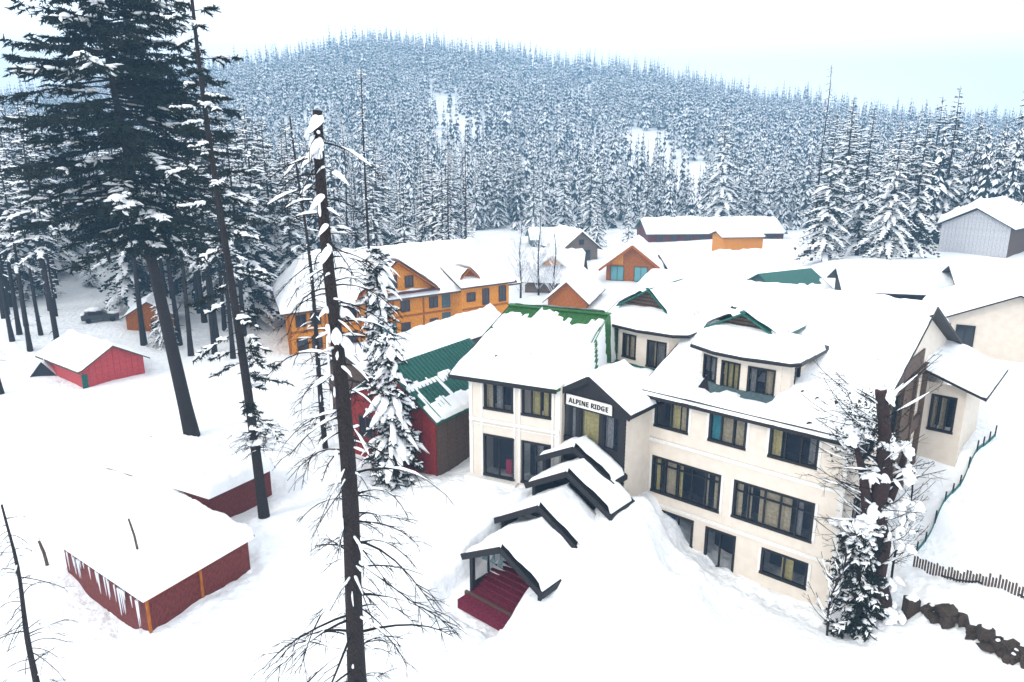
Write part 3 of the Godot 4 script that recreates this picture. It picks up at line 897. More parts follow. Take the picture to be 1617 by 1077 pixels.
func canopies() -> void:
	var inv := Transform3D(Basis(Vector3.UP, HOTEL_TURN), HOTEL_AT)
	# x of the ridge, front z, length back, foot height, apex height, half width
	var list := [["dark gabled porch roof with thick snow right below the entrance sign", -14.0, 4.1, 1.5, 4.75, 6.15, 2.75], ["second snow covered gabled stair roof, stepping down below the porch", -13.2, 5.8, 2.4, 3.75, 5.4, 3.0],
		["snow buried gabled stair roof with only its dark front edge showing", -13.4, 8.1, 2.9, 2.2, 4.1, 3.25], ["lowest gabled stair shelter, open front with red carpeted floor and glazed side", -13.1, 11.6, 4.2, 1.75, 3.2, 2.75]]
	for k in 4:
		var q = list[k]
		var floor_y: float = [3.4, 2.2, 0.9, -0.45][k]
		var o := thing("stair_canopy", q[0], "canopy", inv * Vector3(q[1], floor_y, q[2]), HOTEL_TURN, "gabled roofs stepping down over the hotel stairs")
		var fy: float = q[4] - floor_y; var ay: float = q[5] - floor_y; var hw: float = q[6]; var L: float = q[3]
		var rb := MB.new()
		var a := Vector3(0, ay, 0); var l := Vector3(-hw, fy, 0); var r := Vector3(hw, fy, 0); var bk := Vector3(0, 0, -L)
		rb.slab([l, a, a + bk, l + bk], 0.12); rb.slab([r, r + bk, a + bk, a], 0.12)
		var roof := part("roof", rb, M.black_wood, o)
		var fb := MB.new()
		fb.bar(l + Vector3(-0.08, -0.17, 0.04), a + Vector3(0, -0.12, 0.04), 0.1, 0.34); fb.bar(a + Vector3(0, -0.12, 0.04), r + Vector3(0.08, -0.17, 0.04), 0.1, 0.34)
		fb.bar(r + Vector3(0.03, -0.17, 0), r + bk + Vector3(0.03, -0.17, 0), 0.1, 0.3); fb.bar(l + Vector3(-0.03, -0.17, 0), l + bk + Vector3(-0.03, -0.17, 0), 0.1, 0.3)
		part("fascia", fb, M.black_wood, roof)
		var sb := MB.new()
		snow_quad(sb, l, a, a + bk, l + bk, 0.42, [true, false, true, false], 0.2); snow_quad(sb, r, r + bk, a + bk, a, 0.42, [true, false, false, true], 0.2)
		part("snow_cover", sb, M.snow, roof)
		for s in [-1.0, 1.0]:
			var p := MB.new()
			p.box(s * (hw - 0.35) - 0.11, s * (hw - 0.35) + 0.11, -0.6, fy + 0.1, -0.45, -0.23)
			part("post", p, M.black_wood, o)
			var w := MB.new()
			if k == 3 and s < 0: w.box(-hw + 0.3, -hw + 0.36, -0.6, 0.45, -L, -0.5)
			else: w.box(s * (hw - 0.3) - 0.04, s * (hw - 0.3) + 0.04, -0.8, fy, -L, -0.5)
			part("side_wall", w, M.black_wood, o)
		# treads
		var rise := (ay * 0.0 + [0.9, 1.2, 1.35, 1.5][k] as float)
		var n := int(L / 0.33)
		for i in n:
			var st := MB.new()
			st.box(-hw + 0.4, hw - 0.4, -0.6, rise * i / n + 0.02, -(i + 1) * L / n, -i * L / n)
			part("step", st, M.carpet if k == 3 else M.black_wood, o)
		if k == 3:
			var rim := MB.new()
			rim.box(-hw + 0.2, hw - 0.1, -0.5, 0.10, 0.0, 0.16)
			part("rim", rim, M.brown_wood, o)
			var ap := MB.new()
			ap.box(-hw + 0.4, hw - 0.3, -0.5, 0.03, 0.16, 0.9)
			part("landing", ap, M.carpet, o)
			for i in 3:
				var gm := MB.new()
				gm.box(-hw + 0.31, -hw + 0.35, 0.5, fy, -1.6 - i * 1.2, -0.55 - i * 1.2)
				part("pane", gm, M.glass, o)
				var fr := MB.new()
				fr.box(-hw + 0.28, -hw + 0.38, 0.4, fy + 0.1, -1.7 - i * 1.2, -1.6 - i * 1.2)
				part("mullion", fr, M.frame, o)
			var gt := MB.new()
			for i in 4: gt.tri(Vector3(-hw + 0.5 + i * 0.55, fy, -0.34), Vector3(-hw + 0.95 + i * 0.55, fy, -0.34), Vector3(-hw + 0.95 + i * 0.55, fy + (i + 1) * 0.27, -0.34))
			part("gable_panel", gt, M.slate, o)

# ---------------------------------------------------------------- the other buildings
func on_ground(x: float, z: float, dy := 0.0) -> Vector3:
	return Vector3(x, ground_height(x, z) + dy, z)

func houses() -> void:
	# red lodge beside the wing
	var o := thing("red_lodge", "dark red wooden lodge with half bare green metal roof beside the hotel wing", "lodge", Vector3(-8.62, 1.0, -48.95), -0.583)
	var peel := func(p: Vector3, wp: Vector3) -> float:
		if p.x < 0.0: return 0.0
		var k := nz.get_noise_2d(wp.x * 28.0, wp.z * 28.0) * 0.55 + fine.get_noise_2d(wp.x * 80.0, wp.z * 80.0) * 0.2
		var d := clampf((3.35 - p.x + k) * 2.0, 0.0, 0.6)
		if absf(p.x - 1.95 + k * 0.5) < 0.22 or (p.x > 1.9 and absf(fposmod(p.z + 0.3 + k * 0.3, 2.6) - 1.3) > 1.1): d = 0.08
		return maxf(d, 0.0)
	gabled(o, 8.2, 9.0, 4.5, 7.4, "z", "red_wood", "teal_metal", 0.45, 0.22, {"bare": peel, "cell": 0.2, "down": -1.5})
	var rr := MB.new()
	for k in 24:
		var z := 0.2 - k * 0.4
		rr.bar(Vector3(0.05, 7.57, z), Vector3(4.4, 4.5, z), 0.04, 0.05)
	part("roof_rib", rr, M.teal_metal, o).set_meta("kind", "stuff")
	var bw := MB.new()
	bw.quad(Vector3(4.13, -1.5, 0.0), Vector3(4.13, -1.5, -9), Vector3(4.13, 4.5, -9), Vector3(4.13, 4.5, 0.0))
	part("side_wall", bw, M.brown_wood, o)
	for k in 9:
		var bt := MB.new()
		bt.box(4.13, 4.19, -1.4, 4.4, -0.3 - k, -0.22 - k)
		part("batten", bt, M.brown_wood, o)
	planks(o, -4.1, 4.1, -1.4, func(x): return 4.42 + (4.1 - absf(x)) * 0.7, 0.01, 14, "red_wood")
	small_window(o, -2.4, 2.5, 0.06, 1.3, 1.5); small_window(o, 0.6, 3.0, 0.06, 0.9, 1.1); small_window(o, 0.8, 0.6, 0.06, 1.0, 1.2)
	# long low building behind it
	o = thing("low_building", "long low brown building with deep even snow on its roof between lodge and hotel", "building", Vector3(-6.3, 0.3, -69.0), 0.998)
	gabled(o, 22.0, 5.0, 4.4, 5.6, "x", "brown_wood", "black_wood", 0.5, 0.6, {"cell": 0.5})
	orange_lodge()
	# cabins of the village behind
	o = thing("cabin", "orange plank cabin with steep gable and two tall teal panes among snowy roofs", "cabin", Vector3(21.5, 0.0, -129.5), -0.25)
	gabled(o, 9.2, 11.0, 3.4, 7.0, "z", "orange_dark", "brown_wood", 1.2, 0.7, {"cell": 0.6})
	planks(o, -4.5, 4.5, 0.0, func(x): return 3.3 + (4.6 - absf(x)) * 0.76, 0.02, 9, "orange_dark")
	for q in [[-2.6, 1.9], [1.6, 1.9]]:
		small_window(o, q[0], q[1], 0.1, 2.2, 2.5, 0.0, "brown_wood", "pane_teal")
	planks(o, -3.6, -1.6, 3.5, func(x): return 3.3 + (4.6 - absf(x)) * 0.7, 0.1, 2, "orange_wood")
	var br := MB.new()
	br.bar(Vector3(-5.8, 2.5, 1.2), Vector3(0, 7.0, 1.2), 0.15, 0.4); br.bar(Vector3(0, 7.0, 1.2), Vector3(5.8, 2.5, 1.2), 0.15, 0.4)
	part("barge_board", br, M.orange_dark, o)
	o = thing("cabin", "grey brown gabled house with blue window left of the orange plank cabin", "cabin", Vector3(14.3, 0.0, -152.0), 0.35)
	gabled(o, 8.0, 11.0, 3.8, 7.0, "z", "grey_brown", "brown_wood", 0.8, 0.6, {"cell": 0.7})
	small_window(o, 1.2, 2.2, 0.0, 2.0, 2.0, 0.0, "slate"); small_window(o, 0.2, 4.9, 0.0, 0.9, 0.9)
	o = thing("house", "teal edged snow roofed house at the end of the bare frosted trees", "house", Vector3(10.5, 0.0, -176.0), 0.1)
	gabled(o, 11.0, 9.0, 2.8, 4.6, "x", "slate", "teal_metal", 0.8, 0.6, {"cell": 0.9})
	# low house with two little orange gables
	o = thing("house", "snow buried house with two small orange gables behind the green roof ridge", "house", Vector3(8.2, 0.0, -107.0), -0.3)
	gabled(o, 5.8, 12.0, 1.7, 4.3, "z", "orange_dark", "brown_wood", 0.7, 0.6, {"cell": 0.5})
	o = thing("house", "small snowy house with tiny orange attic gable beside frosted bare trees", "house", Vector3(6.6, 0.0, -121.0), -0.2)
	gabled(o, 9.0, 10.0, 2.2, 6.2, "x", "grey_brown", "brown_wood", 0.7, 0.7, {"cell": 0.6})
	var at := MB.new()
	at.tri(Vector3(-1.8, 4.6, -1.2), Vector3(1.8, 4.6, -1.2), Vector3(0, 5.9, -1.2))
	part("attic_gable", at, M.orange_wood, o)
	var atr := MB.new()
	atr.slab([Vector3(-2.4, 4.5, -0.9), Vector3(0, 6.3, -0.9), Vector3(0, 6.3, -5), Vector3(-2.4, 4.5, -5)], 0.22); atr.slab([Vector3(2.4, 4.5, -0.9), Vector3(2.4, 4.5, -5), Vector3(0, 6.3, -5), Vector3(0, 6.3, -0.9)], 0.22)
	part("attic_roof", atr, M.snow, o)
	# wide snowy roof in front of the long lodge
	o = thing("house", "wide low house almost hidden by one great sheet of roof snow", "house", Vector3(43.5, 0.0, -126.0), 0.14)
	gabled(o, 29.0, 19.0, 1.2, 4.7, "x", "maroon", "brown_wood", 0.9, 0.8, {"cell": 0.9})
	o = thing("dormer_block", "bright orange boxed stairhead rising from the wide snowy roof", "stairhead", Vector3(47.5, 2.6, -150.0), 0.1)
	gabled(o, 8.5, 6.0, 3.6, 4.4, "x", "orange_wood", "brown_wood", 0.6, 0.5, {"cell": 0.6, "down": -4.0})
	planks(o, -4.2, 4.2, -3.0, func(_x): return 3.5, 0.02, 8, "orange_wood")
	o = thing("long_lodge", "long dark lodge at the forest edge under an even white roof", "lodge", Vector3(52.0, 0.0, -186.0), 0.06)
	gabled(o, 35.0, 13.0, 3.2, 6.0, "x", "maroon", "teal_metal", 0.8, 0.8, {"cell": 1.0})
	for k in 9: small_window(o, -14.5 + k * 3.6, 1.8, 0.0, 1.3, 1.3)
	o = thing("shed", "maroon plank shed with mottled snow roof right of the orange stairhead", "shed", Vector3(62.5, 0.5, -140.0), -0.5)
	gabled(o, 10.0, 8.0, 2.6, 4.6, "x", "maroon", "brown_wood", 0.6, 0.5, {"cell": 0.6})
	planks(o, -4.9, 4.9, -0.8, func(_x): return 2.5, 0.02, 12, "maroon")
	# teal ridge just beyond the hotel roof
	o = thing("house", "house behind the hotel with bare teal metal strip along its roof", "house", Vector3(36.2, 0.6, -86.0), 0.5)
	gabled(o, 8.0, 9.0, 5.4, 8.0, "x", "slate", "teal_metal", 0.7, 0.4, {"cell": 0.5, "bare": func(p: Vector3, wp: Vector3) -> float: return clampf((p.y - 6.6 + nz.get_noise_2d(wp.x * 20.0, wp.z * 20.0)) * 1.5, 0.0, 0.6) if p.z > -4.7 else 0.0})
	# houses on the right hand slope
	o = thing("house", "dark timbered house with sagging snow roof right behind the hotel gable", "house", Vector3(45.0, 3.6, -82.0), -0.25)
	gabled(o, 12.0, 9.0, 4.0, 5.6, "x", "black_wood", "black_wood", 0.9, 0.8, {"cell": 0.5, "down": -4.0})
	o = thing("house", "cream walled house with deep snow roof above the stone bank on the right", "house", Vector3(44.0, 4.6, -62.0), -0.52)
	gabled(o, 13.0, 12.0, 3.4, 6.4, "z", "cream", "black_wood", 0.8, 0.6, {"cell": 0.35, "down": -3.0})
	small_window(o, -3.6, 2.1, 0.0, 1.3, 2.3, 0.0, "frame")
	for q in [-6.3, -5.0]:
		var tp := MB.new()
		tp.box(q, q + 0.22, -2, 3.4, 0.0, 0.1)
		part("timber", tp, M.black_wood, o)
	o = thing("house", "low house with dark green wall and grey planks at the right edge", "house", Vector3(53.5, 5.6, -75.0), -0.35)
	gabled(o, 11.0, 8.0, 3.6, 5.0, "x", "teal_metal", "black_wood", 0.9, 0.8, {"cell": 0.5, "down": -3.0})
	planks(o, -2.0, 4.0, -1.0, func(_x): return 3.3, 0.03, 9, "grey_planks")
	o = thing("barn", "grey plank gabled barn under a domed cap of snow on the right slope", "barn", Vector3(79.0, 6.0, -125.0), -0.85)
	gabled(o, 10.6, 15.0, 5.0, 7.8, "z", "brown_wood", "black_wood", 0.8, 1.7, {"cell": 0.6, "down": -2.5})
	planks(o, -5.25, 5.25, 0.0, func(x): return 4.9 + (5.3 - absf(x)) * 0.5, 0.02, 18, "grey_planks")
	# red shed and little cabin by the left forest
	o = thing("shed", "bright red plank shed half sunk in snow at the left forest edge", "shed", Vector3(-41.3, -0.2, -72.4), 0.92)
	gabled(o, 6.2, 9.5, 2.1, 3.9, "z", "bright_red", "brown_wood", 0.5, 0.35, {"cell": 0.35})
	planks(o, -3.05, 3.05, -0.5, func(x): return 2.05 + (3.1 - absf(x)) * 0.55, 0.02, 10, "bright_red")
	var gp := MB.new()
	gp.box(-3.25, -2.7, -0.5, 1.6, 0.05, 0.15)
	part("corner_post", gp, M.teal_metal, o)
	o = thing("tent", "tiny dark pyramid of a buried gable left of the red shed", "gable", on_ground(-49.5, -73.5, -0.3), 0.2)
	gabled(o, 2.6, 2.4, 0.1, 1.7, "z", "black_wood", "black_wood", 0.1, 0.12, {"cell": 0.3})
	o = thing("cabin", "rust brown cabin standing between the trunks behind the red shed", "cabin", Vector3(-45.5, 0.3, -89.0), 0.3)
	gabled(o, 5.2, 6.0, 3.0, 4.6, "z", "orange_dark", "brown_wood", 0.4, 0.4, {"cell": 0.5})
	small_window(o, 0.8, 1.6, 0.0, 1.0, 1.1)
	front_sheds()

func orange_lodge() -> void:
	var o := thing("orange_lodge", "big two storey orange wooden lodge with white snow roof and front gable", "lodge", Vector3(-25.9, 0, -81.8), 0.651)
	var d := 16.0
	var wb := MB.new()
	wb.quad(Vector3(0, -1.5, 0), Vector3(22.3, -1.5, 0), Vector3(22.3, 5.4, 0), Vector3(0, 5.4, 0))
	wb.quad(Vector3(5.4, -1.5, -d), Vector3(0, -1.5, 0), Vector3(0, 5.4, 0), Vector3(5.4, 5.4, -d))
	wb.quad(Vector3(32, -1.5, 0), Vector3(32, -1.5, -d), Vector3(32, 5.4, -d), Vector3(32, 5.4, 0))
	wb.quad(Vector3(32, -1.5, -d), Vector3(5.4, -1.5, -d), Vector3(5.4, 5.4, -d), Vector3(32, 5.4, -d))
	part("wall", wb, M.orange_wood, o)
	# projecting block on the right, with chamfered corner
	var pts := [Vector2(22.3, 0), Vector2(23.2, 1.4), Vector2(30.8, 1.4), Vector2(32, 0.0)]
	var tb := MB.new()
	for k in 3:
		tb.quad(Vector3(pts[k].x, -1.5, pts[k].y), Vector3(pts[k + 1].x, -1.5, pts[k + 1].y), Vector3(pts[k + 1].x, 5.9, pts[k + 1].y), Vector3(pts[k].x, 5.9, pts[k].y))
	part("bay_wall", tb, M.orange_wood, o)
	var tr := MB.new()
	tr.box(0.0, 22.3, 2.55, 2.8, 0.0, 0.09); tr.box(0, 22.3, 4.95, 5.2, 0.0, 0.1); tr.box(-0.05, 0.25, -1, 5.4, 0.0, 0.12); tr.box(23.2, 30.8, 2.6, 2.85, 1.4, 1.5); tr.box(23.2, 30.8, 5.5, 5.75, 1.4, 1.5)
	for x in [4.5, 9.0, 13.6, 18.0]: tr.box(x, x + 0.2, -1, 5.0, 0.0, 0.08)
	part("trim", tr, M.orange_dark, o)
	for x in [1.6, 3.4, 6.2, 8.0, 10.6, 12.4, 15.4, 19.6]:
		small_window(o, x, 4.0, 0.0, 1.1, 1.3); small_window(o, x, 1.1, 0.0, 1.1, 1.3)
	for q in [[24.6, 4.3, 1.2, 1.0], [27.0, 4.1, 0.9, 2.0], [29.8, 4.2, 1.0, 2.0], [24.8, 1.2, 1.3, 1.2], [27.6, 1.2, 1.2, 1.2]]: small_window(o, q[0], q[1], 1.4, q[2], q[3])
	small_window(o, 12.6, 0.9, 0.02, 2.6, 2.2, 0.0, "brown_wood", "pane_teal")
	# balcony recess between the two blocks
	var bk := MB.new()
	bk.box(20.9, 22.2, 0.2, 2.4, 0.0, 0.06); bk.box(20.9, 22.2, 3.0, 4.9, 0.0, 0.06)
	part("balcony_door", bk, M.slate, o)
	# hipped roof
	var eL := Vector3(-1.2, 5.3, 1.3); var eR := Vector3(33.2, 5.3, 1.3); var bL := Vector3(4.2, 5.3, -d - 1); var bR := Vector3(33.2, 5.3, -d - 1)
	var rL := Vector3(5.5, 10.4, -8); var rR := Vector3(31.0, 10.4, -8)
	var rb := MB.new()
	var sb := MB.new()
	for p in [[eL, eR, rR, rL], [bR, bL, rL, rR], [bL, eL, rL, rL + Vector3(0.05, 0, 0)], [eR, bR, rR, rR + Vector3(-0.05, 0, 0)]]:
		rb.slab(p, 0.2)
		snow_quad(sb, p[0], p[1], p[2], p[3], 0.55, [true, false, false, false], 0.5)
	var roof := part("roof", rb, M.brown_wood, o)
	part("snow_cover", sb, M.snow, roof)
	# bay roof
	var br := MB.new()
	var bs := MB.new()
	br.slab([Vector3(22.4, 5.85, 2.4), Vector3(31.6, 5.85, 2.4), Vector3(31.6, 8.6, -4), Vector3(22.4, 8.6, -4)], 0.2)
	var brf := part("bay_roof", br, M.brown_wood, o)
	snow_quad(bs, Vector3(22.4, 5.85, 2.4), Vector3(31.6, 5.85, 2.4), Vector3(31.6, 8.6, -4), Vector3(22.4, 8.6, -4), 0.5, [true, false, true, true], 0.4)
	part("snow_cover", bs, M.snow, brf)
	# big front gable and the little attic one
	for g in [[8.8, 19.2, 14.0, 6.2, 9.8, 0.5, -8.5], [23.4, 25.6, 24.5, 6.9, 8.0, 0.6, -5.0]]:
		var f := MB.new()
		f.tri(Vector3(g[0], g[3], g[5]), Vector3(g[1], g[3], g[5]), Vector3(g[2], g[4], g[5]))
		f.quad(Vector3(g[0], g[3] - 1.2, g[5]), Vector3(g[1], g[3] - 1.2, g[5]), Vector3(g[1], g[3], g[5]), Vector3(g[0], g[3], g[5]))
		var gf := part("gable", f, M.orange_wood if g[1] < 20 else M.orange_dark, o)
		var r := MB.new()
		var s := MB.new()
		var l := Vector3(g[0] - 0.7, g[3] - 0.35, g[5] + 0.8); var rr := Vector3(g[1] + 0.7, g[3] - 0.35, g[5] + 0.8); var a := Vector3(g[2], g[4] + 0.15, g[5] + 0.8)
		var bb := Vector3(0, 0, g[6] - g[5])
		r.slab([l, a, a + bb, l + bb], 0.18); r.slab([rr, rr + bb, a + bb, a], 0.18)
		part("gable_roof", r, M.orange_dark, gf)
		snow_quad(s, l, a, a + bb, l + bb, 0.45, [false, false, true, true], 0.5); snow_quad(s, rr, rr + bb, a + bb, a, 0.45, [true, false, false, false], 0.5)
		part("snow_cover", s, M.snow, gf)
	small_window(o, 13.3, 7.4, 0.5, 1.4, 1.5); small_window(o, 15.8, 7.2, 0.5, 1.0, 1.3); small_window(o, 11.6, 7.0, 0.5, 0.8, 0.9)
	var skirt := MB.new()
	skirt.bar(Vector3(8.4, 5.95, 0.95), Vector3(19.8, 5.95, 0.95), 0.9, 0.2)
	part("sill_board", skirt, M.purple_brown, o)

func front_sheds() -> void:
	# the near one: footprint from its two visible walls, buried to half its height
	var o := thing("shed", "dark red shed at the front left, icicles along its eave and flat cake of snow", "shed", Vector3(-17.9, -0.2, -31.2), 0.0, "two snow buried dark red sheds on the left")
	var a := Vector3(0, 0, 0); var b := Vector3(3.0, 0, -5.7); var c := Vector3(-3.4, 0, -10.2); var d := Vector3(-7.1, 0, -5.2)
	shed_box(o, [a, b, c, d], 2.25, 1.15)
	# seam post and icicles
	var seam := MB.new()
	seam.xf = wall_frame(a, b)
	seam.box(3.1, 3.25, -0.5, 2.1, 0.0, 0.06); seam.box(0.0, 6.4, 1.98, 2.14, 0.0, 0.07); seam.box(-0.02, 0.12, -0.5, 2.0, 0.0, 0.07)
	part("batten", seam, M.orange_dark, o)
	var f := wall_frame(d, a)
	rng.seed = 5
	for i in 34:
		var ic := MB.new()
		var x := rng.randf_range(0.3, 8.6); var L := rng.randf_range(0.35, 1.3)
		if x > 5.5: L *= 1.25
		var p := f * Vector3(x, 2.0, 0.16 + rng.randf_range(-0.05, 0.08))
		ic.tube([p, p - Vector3(0, L * 0.5, 0), p - Vector3(0, L, 0)], [0.05, 0.03, 0.006], 5)
		part("icicle", ic, M.icicle, o)
	o = thing("shed", "dark red shed behind the icicle shed, beside the slender pine", "shed", Vector3(-19.6, -0.3, -42.8), 0.0, "two snow buried dark red sheds on the left")
	shed_box(o, [Vector3(0, 0, 0), Vector3(2.6, 0, -4.4), Vector3(-6.4, 0, -9.6), Vector3(-8.6, 0, -4.6)], 1.9, 0.95)
	# poles standing in the snow
	for q in [[-19.4, -33.9, 2.0, 0.06, "thin grey pole leaning on the roof of the icicle shed", 3.3], [-26.6, -37.2, 1.6, 0.09, "short brown post left of the icicle shed", 0.0]]:
		var p := thing("pole", q[4], "pole", on_ground(q[0], q[1], q[5] as float), 0.0)
		var mb := MB.new()
		mb.tube([Vector3(0, -0.6, 0), Vector3(-0.12, q[2] * 0.5, 0), Vector3(-0.3, q[2], 0)], [q[3], q[3], q[3] * 0.8], 7)
		part("shaft", mb, M.brown_wood, p)
		var cap := MB.new()
		cap.tube([Vector3(-0.3, q[2], 0), Vector3(-0.3, q[2] + 0.12, 0), Vector3(-0.3, q[2] + 0.16, 0)], [q[3] * 1.2, q[3] * 1.3, 0.02], 7)
		part("snow_cap", cap, M.snow, p)
	var st := thing("stump", "small black stump poking out of the snow behind the sheds", "stump", on_ground(-29.4, -55.0), 0.0)
	var sm := MB.new()
	sm.tube([Vector3(0, -0.4, 0), Vector3(0, 0.4, 0), Vector3(0.05, 0.75, 0)], [0.38, 0.33, 0.28], 9)
	part("trunk", sm, M.bark, st)
	var sn := MB.new()
	sn.tube([Vector3(0.05, 0.74, 0), Vector3(0.05, 0.88, 0), Vector3(0.05, 0.95, 0)], [0.3, 0.26, 0.1], 9)
	part("snow_cap", sn, M.snow, st)

func shed_box(o: Node3D, q: Array, h: float, snow: float) -> void:
	for k in 4:
		var w := MB.new()
		var a: Vector3 = q[k]; var b: Vector3 = q[(k + 1) % 4]
		w.quad(a - Vector3(0, 1, 0), b - Vector3(0, 1, 0), b + Vector3(0, h, 0), a + Vector3(0, h, 0))
		part("wall", w, M.maroon, o)
	var ctr: Vector3 = (q[0] + q[1] + q[2] + q[3]) / 4.0
	var e := []
	var f := []
	for p: Vector3 in q:
		e.append(p + (p - ctr).normalized() * 0.4 + Vector3(0, h + 0.1, 0))
		f.append(p + (p - ctr).normalized() * 0.52 + Vector3(0, h + 0.04, 0))
	var rb := MB.new()
	rb.slab(e, 0.12)
	var roof := part("roof", rb, M.black_wood, o)
	var sb := MB.new()
	snow_quad(sb, f[0], f[1], f[2], f[3], snow, [true, true, true, true], 0.22)
	part("snow_cover", sb, M.snow, roof)

# ---------------------------------------------------------------- trees
func blob(mb: MB, at: Vector3, r: Vector3, seed_: int, sides := 8, rings := 5) -> void:
	var rows := []
	for j in rings + 1:
		var b := -PI / 2 + PI * j / rings
		var row := []
		for i in sides + 1:
			var a := -TAU * i / sides
			var d := Vector3(cos(a) * cos(b), sin(b), sin(a) * cos(b))
			var k := 1.0 + 0.75 * fine.get_noise_3d(d.x * 50.0 + seed_ * 31.0, d.y * 50.0, d.z * 50.0)
			if d.y < 0.0: d.y *= 0.45
			row.append(at + d * r * k)
		rows.append(row)
	mb.grid(rows)

# a bough's load of snow: drooping pad, thick in the middle
func pad(mb: MB, base: Vector3, out: Vector3, L: float, w: float, th: float) -> void:
	var side := out.cross(Vector3.UP).normalized()
	var rows := []
	for m in 7:
		var s := m / 6.0
		var ctr := base + out * L * s - Vector3(0, (0.1 * s + 0.65 * s * s) * L, 0)
		var hw := w * sin(PI * (0.10 + 0.82 * s))
		var row := []
		for i in 6:
			var c := i / 2.5 - 1.0
			var k := 1.0 + 0.5 * fine.get_noise_3d(ctr.x * 90.0, ctr.y * 90.0 + c * 50.0, ctr.z * 90.0)
			row.append(ctr + side * hw * c * k + Vector3(0, th * k * (1.0 - c * c) * sin(PI * minf(1.0, s * 0.85 + 0.12)) - 0.4 * hw * c * c, 0))
		rows.append(row)
	mb.grid(rows)

func conifer(sd: int, h: float, r: float, start: float, whorls: int, per: int, droop: float, snow_amt: float, power := 0.8, ragged := 0.25, needle := "needles", trunk_r := 0.0, lean := Vector3.ZERO, twigs := 6) -> Array:
	var g := RandomNumberGenerator.new()
	g.seed = sd
	var tr := trunk_r if trunk_r > 0.0 else h * 0.0115 + 0.04
	var tb := MB.new()
	var pts := PackedVector3Array(); var rad := PackedFloat32Array()
	for i in 9:
		var t := i / 8.0
		pts.append(Vector3(sin(t * 5.0 + sd) * 0.12, -0.8 + t * (h + 0.8), cos(t * 4.0 + sd) * 0.12) + lean * t)
		rad.append(lerpf(tr, 0.025, pow(t, 0.9)) * (1.25 if i == 0 else 1.0))
	tb.tube(pts, rad, 8)
	# bare stubs below the crown
	for i in int(start * 26):
		var t := g.randf_range(0.08, start + 0.05)
		var a := g.randf() * TAU
		var b := Vector3(0, t * h, 0) + lean * t
		var L := g.randf_range(0.4, 0.24 * r + 0.7)
		var d := Vector3(cos(a), g.randf_range(-0.35, 0.15), sin(a))
		tb.tube([b, b + d * L * 0.6, b + d * L + Vector3(0, -0.15 * L, 0)], [tr * 0.16, tr * 0.1, 0.01], 4)
	var nb := MB.new()
	var sb := MB.new()
	for w in whorls:
		var t := (w + g.randf_range(-0.3, 0.3)) / (whorls - 1.0)
		t = clampf(t, 0.0, 1.0)
		var y := lerpf(start * h, h * 0.985, t)
		var n := maxi(3, int(per * (1.0 - t * 0.45)))
		var a0 := g.randf() * TAU
		for k in n:
			var L := r * pow(1.0 - t * 0.97, power) * g.randf_range(1.0 - ragged, 1.0 + ragged * 0.6) + 0.12
			if g.randf() < ragged * 0.3: L *= 0.5
			var a := a0 + TAU * k / n + g.randf_range(-0.35, 0.35)
			var out := Vector3(cos(a), 0, sin(a))
			var side := Vector3(-sin(a), 0, cos(a))
			var pitch := lerpf(-0.18, 0.45, t) + g.randf_range(-0.12, 0.12)
			var base := Vector3(0, y + g.randf_range(-0.5, 0.5) * h * (1.0 - start) / whorls, 0) + lean * (y / h)
			var st := []
			for m in 6:
				var s := m / 5.0
				st.append(base + out * L * s + Vector3(0, L * (s * tan(pitch) - droop * s * s + 0.12 * droop * s * s * s), 0))
			for m in 4:   # woody axis as a thin three sided spike
				if m % 2 == 0: nb.tube([st[m], st[m + 2 if m < 4 else 5]], [0.018 + 0.012 * L * (1.0 - m / 5.0), 0.012], 3, false)
			var cover := g.randf() < snow_amt
			for m in twigs:
				var s := 0.18 + 0.82 * (m + 0.5) / twigs
				var f := s * 5.0
				var i0 := mini(int(f), 4)
				var p: Vector3 = (st[i0] as Vector3).lerp(st[i0 + 1], f - i0)
				var tl := (0.16 + 0.27 * L * (1.0 - 0.62 * s)) * g.randf_range(0.7, 1.25)
				for sg in [-1.0, 1.0]:
					var dir: Vector3 = (out * 0.75 + side * sg * g.randf_range(0.6, 1.0) + Vector3(0, g.randf_range(-0.55, 0.0), 0)).normalized()
					var tip := p + dir * tl
					var wv := dir.cross(Vector3.UP).normalized() * tl * g.randf_range(0.16, 0.26)
					var mid := p + dir * tl * 0.55 + Vector3(0, 0.03, 0)
					nb.tri(p, mid - wv, tip); nb.tri(p, tip, mid + wv)
					# drooping needle curtain under the twig
					var dn := Vector3(g.randf_range(-0.1, 0.1), -tl * g.randf_range(0.25, 0.5), g.randf_range(-0.1, 0.1))
					nb.tri(p, tip, mid + dn)
					if cover and g.randf() < 0.75:
						var u := Vector3(0, 0.035 + tl * 0.06, 0)
						var q := wv * g.randf_range(0.75, 1.15)
						sb.tri(p + u, mid + u * 1.7 - q * 0.0, mid - q - u * 0.2); sb.tri(p + u, mid + q - u * 0.2, mid + u * 1.7)
						sb.tri(mid - q - u * 0.2, mid + u * 1.7, tip + u * 0.3); sb.tri(mid + u * 1.7, mid + q - u * 0.2, tip + u * 0.3)
			if cover:
				var m0 := g.randi_range(0, 1)
				var rows := []
				for m in range(m0, 6):
					var s := m / 5.0
					var hw := (0.05 + 0.13 * L * (1.0 - 0.6 * s)) * g.randf_range(0.6, 1.3)
					var u := 0.05 + 0.05 * L * g.randf_range(0.5, 1.3)
					if m == m0 or m == 5: hw *= 0.35; u *= 0.4
					var p: Vector3 = st[m]
					rows.append([p + side * hw - Vector3(0, 0.01, 0), p + side * hw * 0.55 + Vector3(0, u * 0.8, 0), p - side * hw * 0.55 + Vector3(0, u * 0.8, 0), p - side * hw - Vector3(0, 0.01, 0)])
				sb.grid(rows)
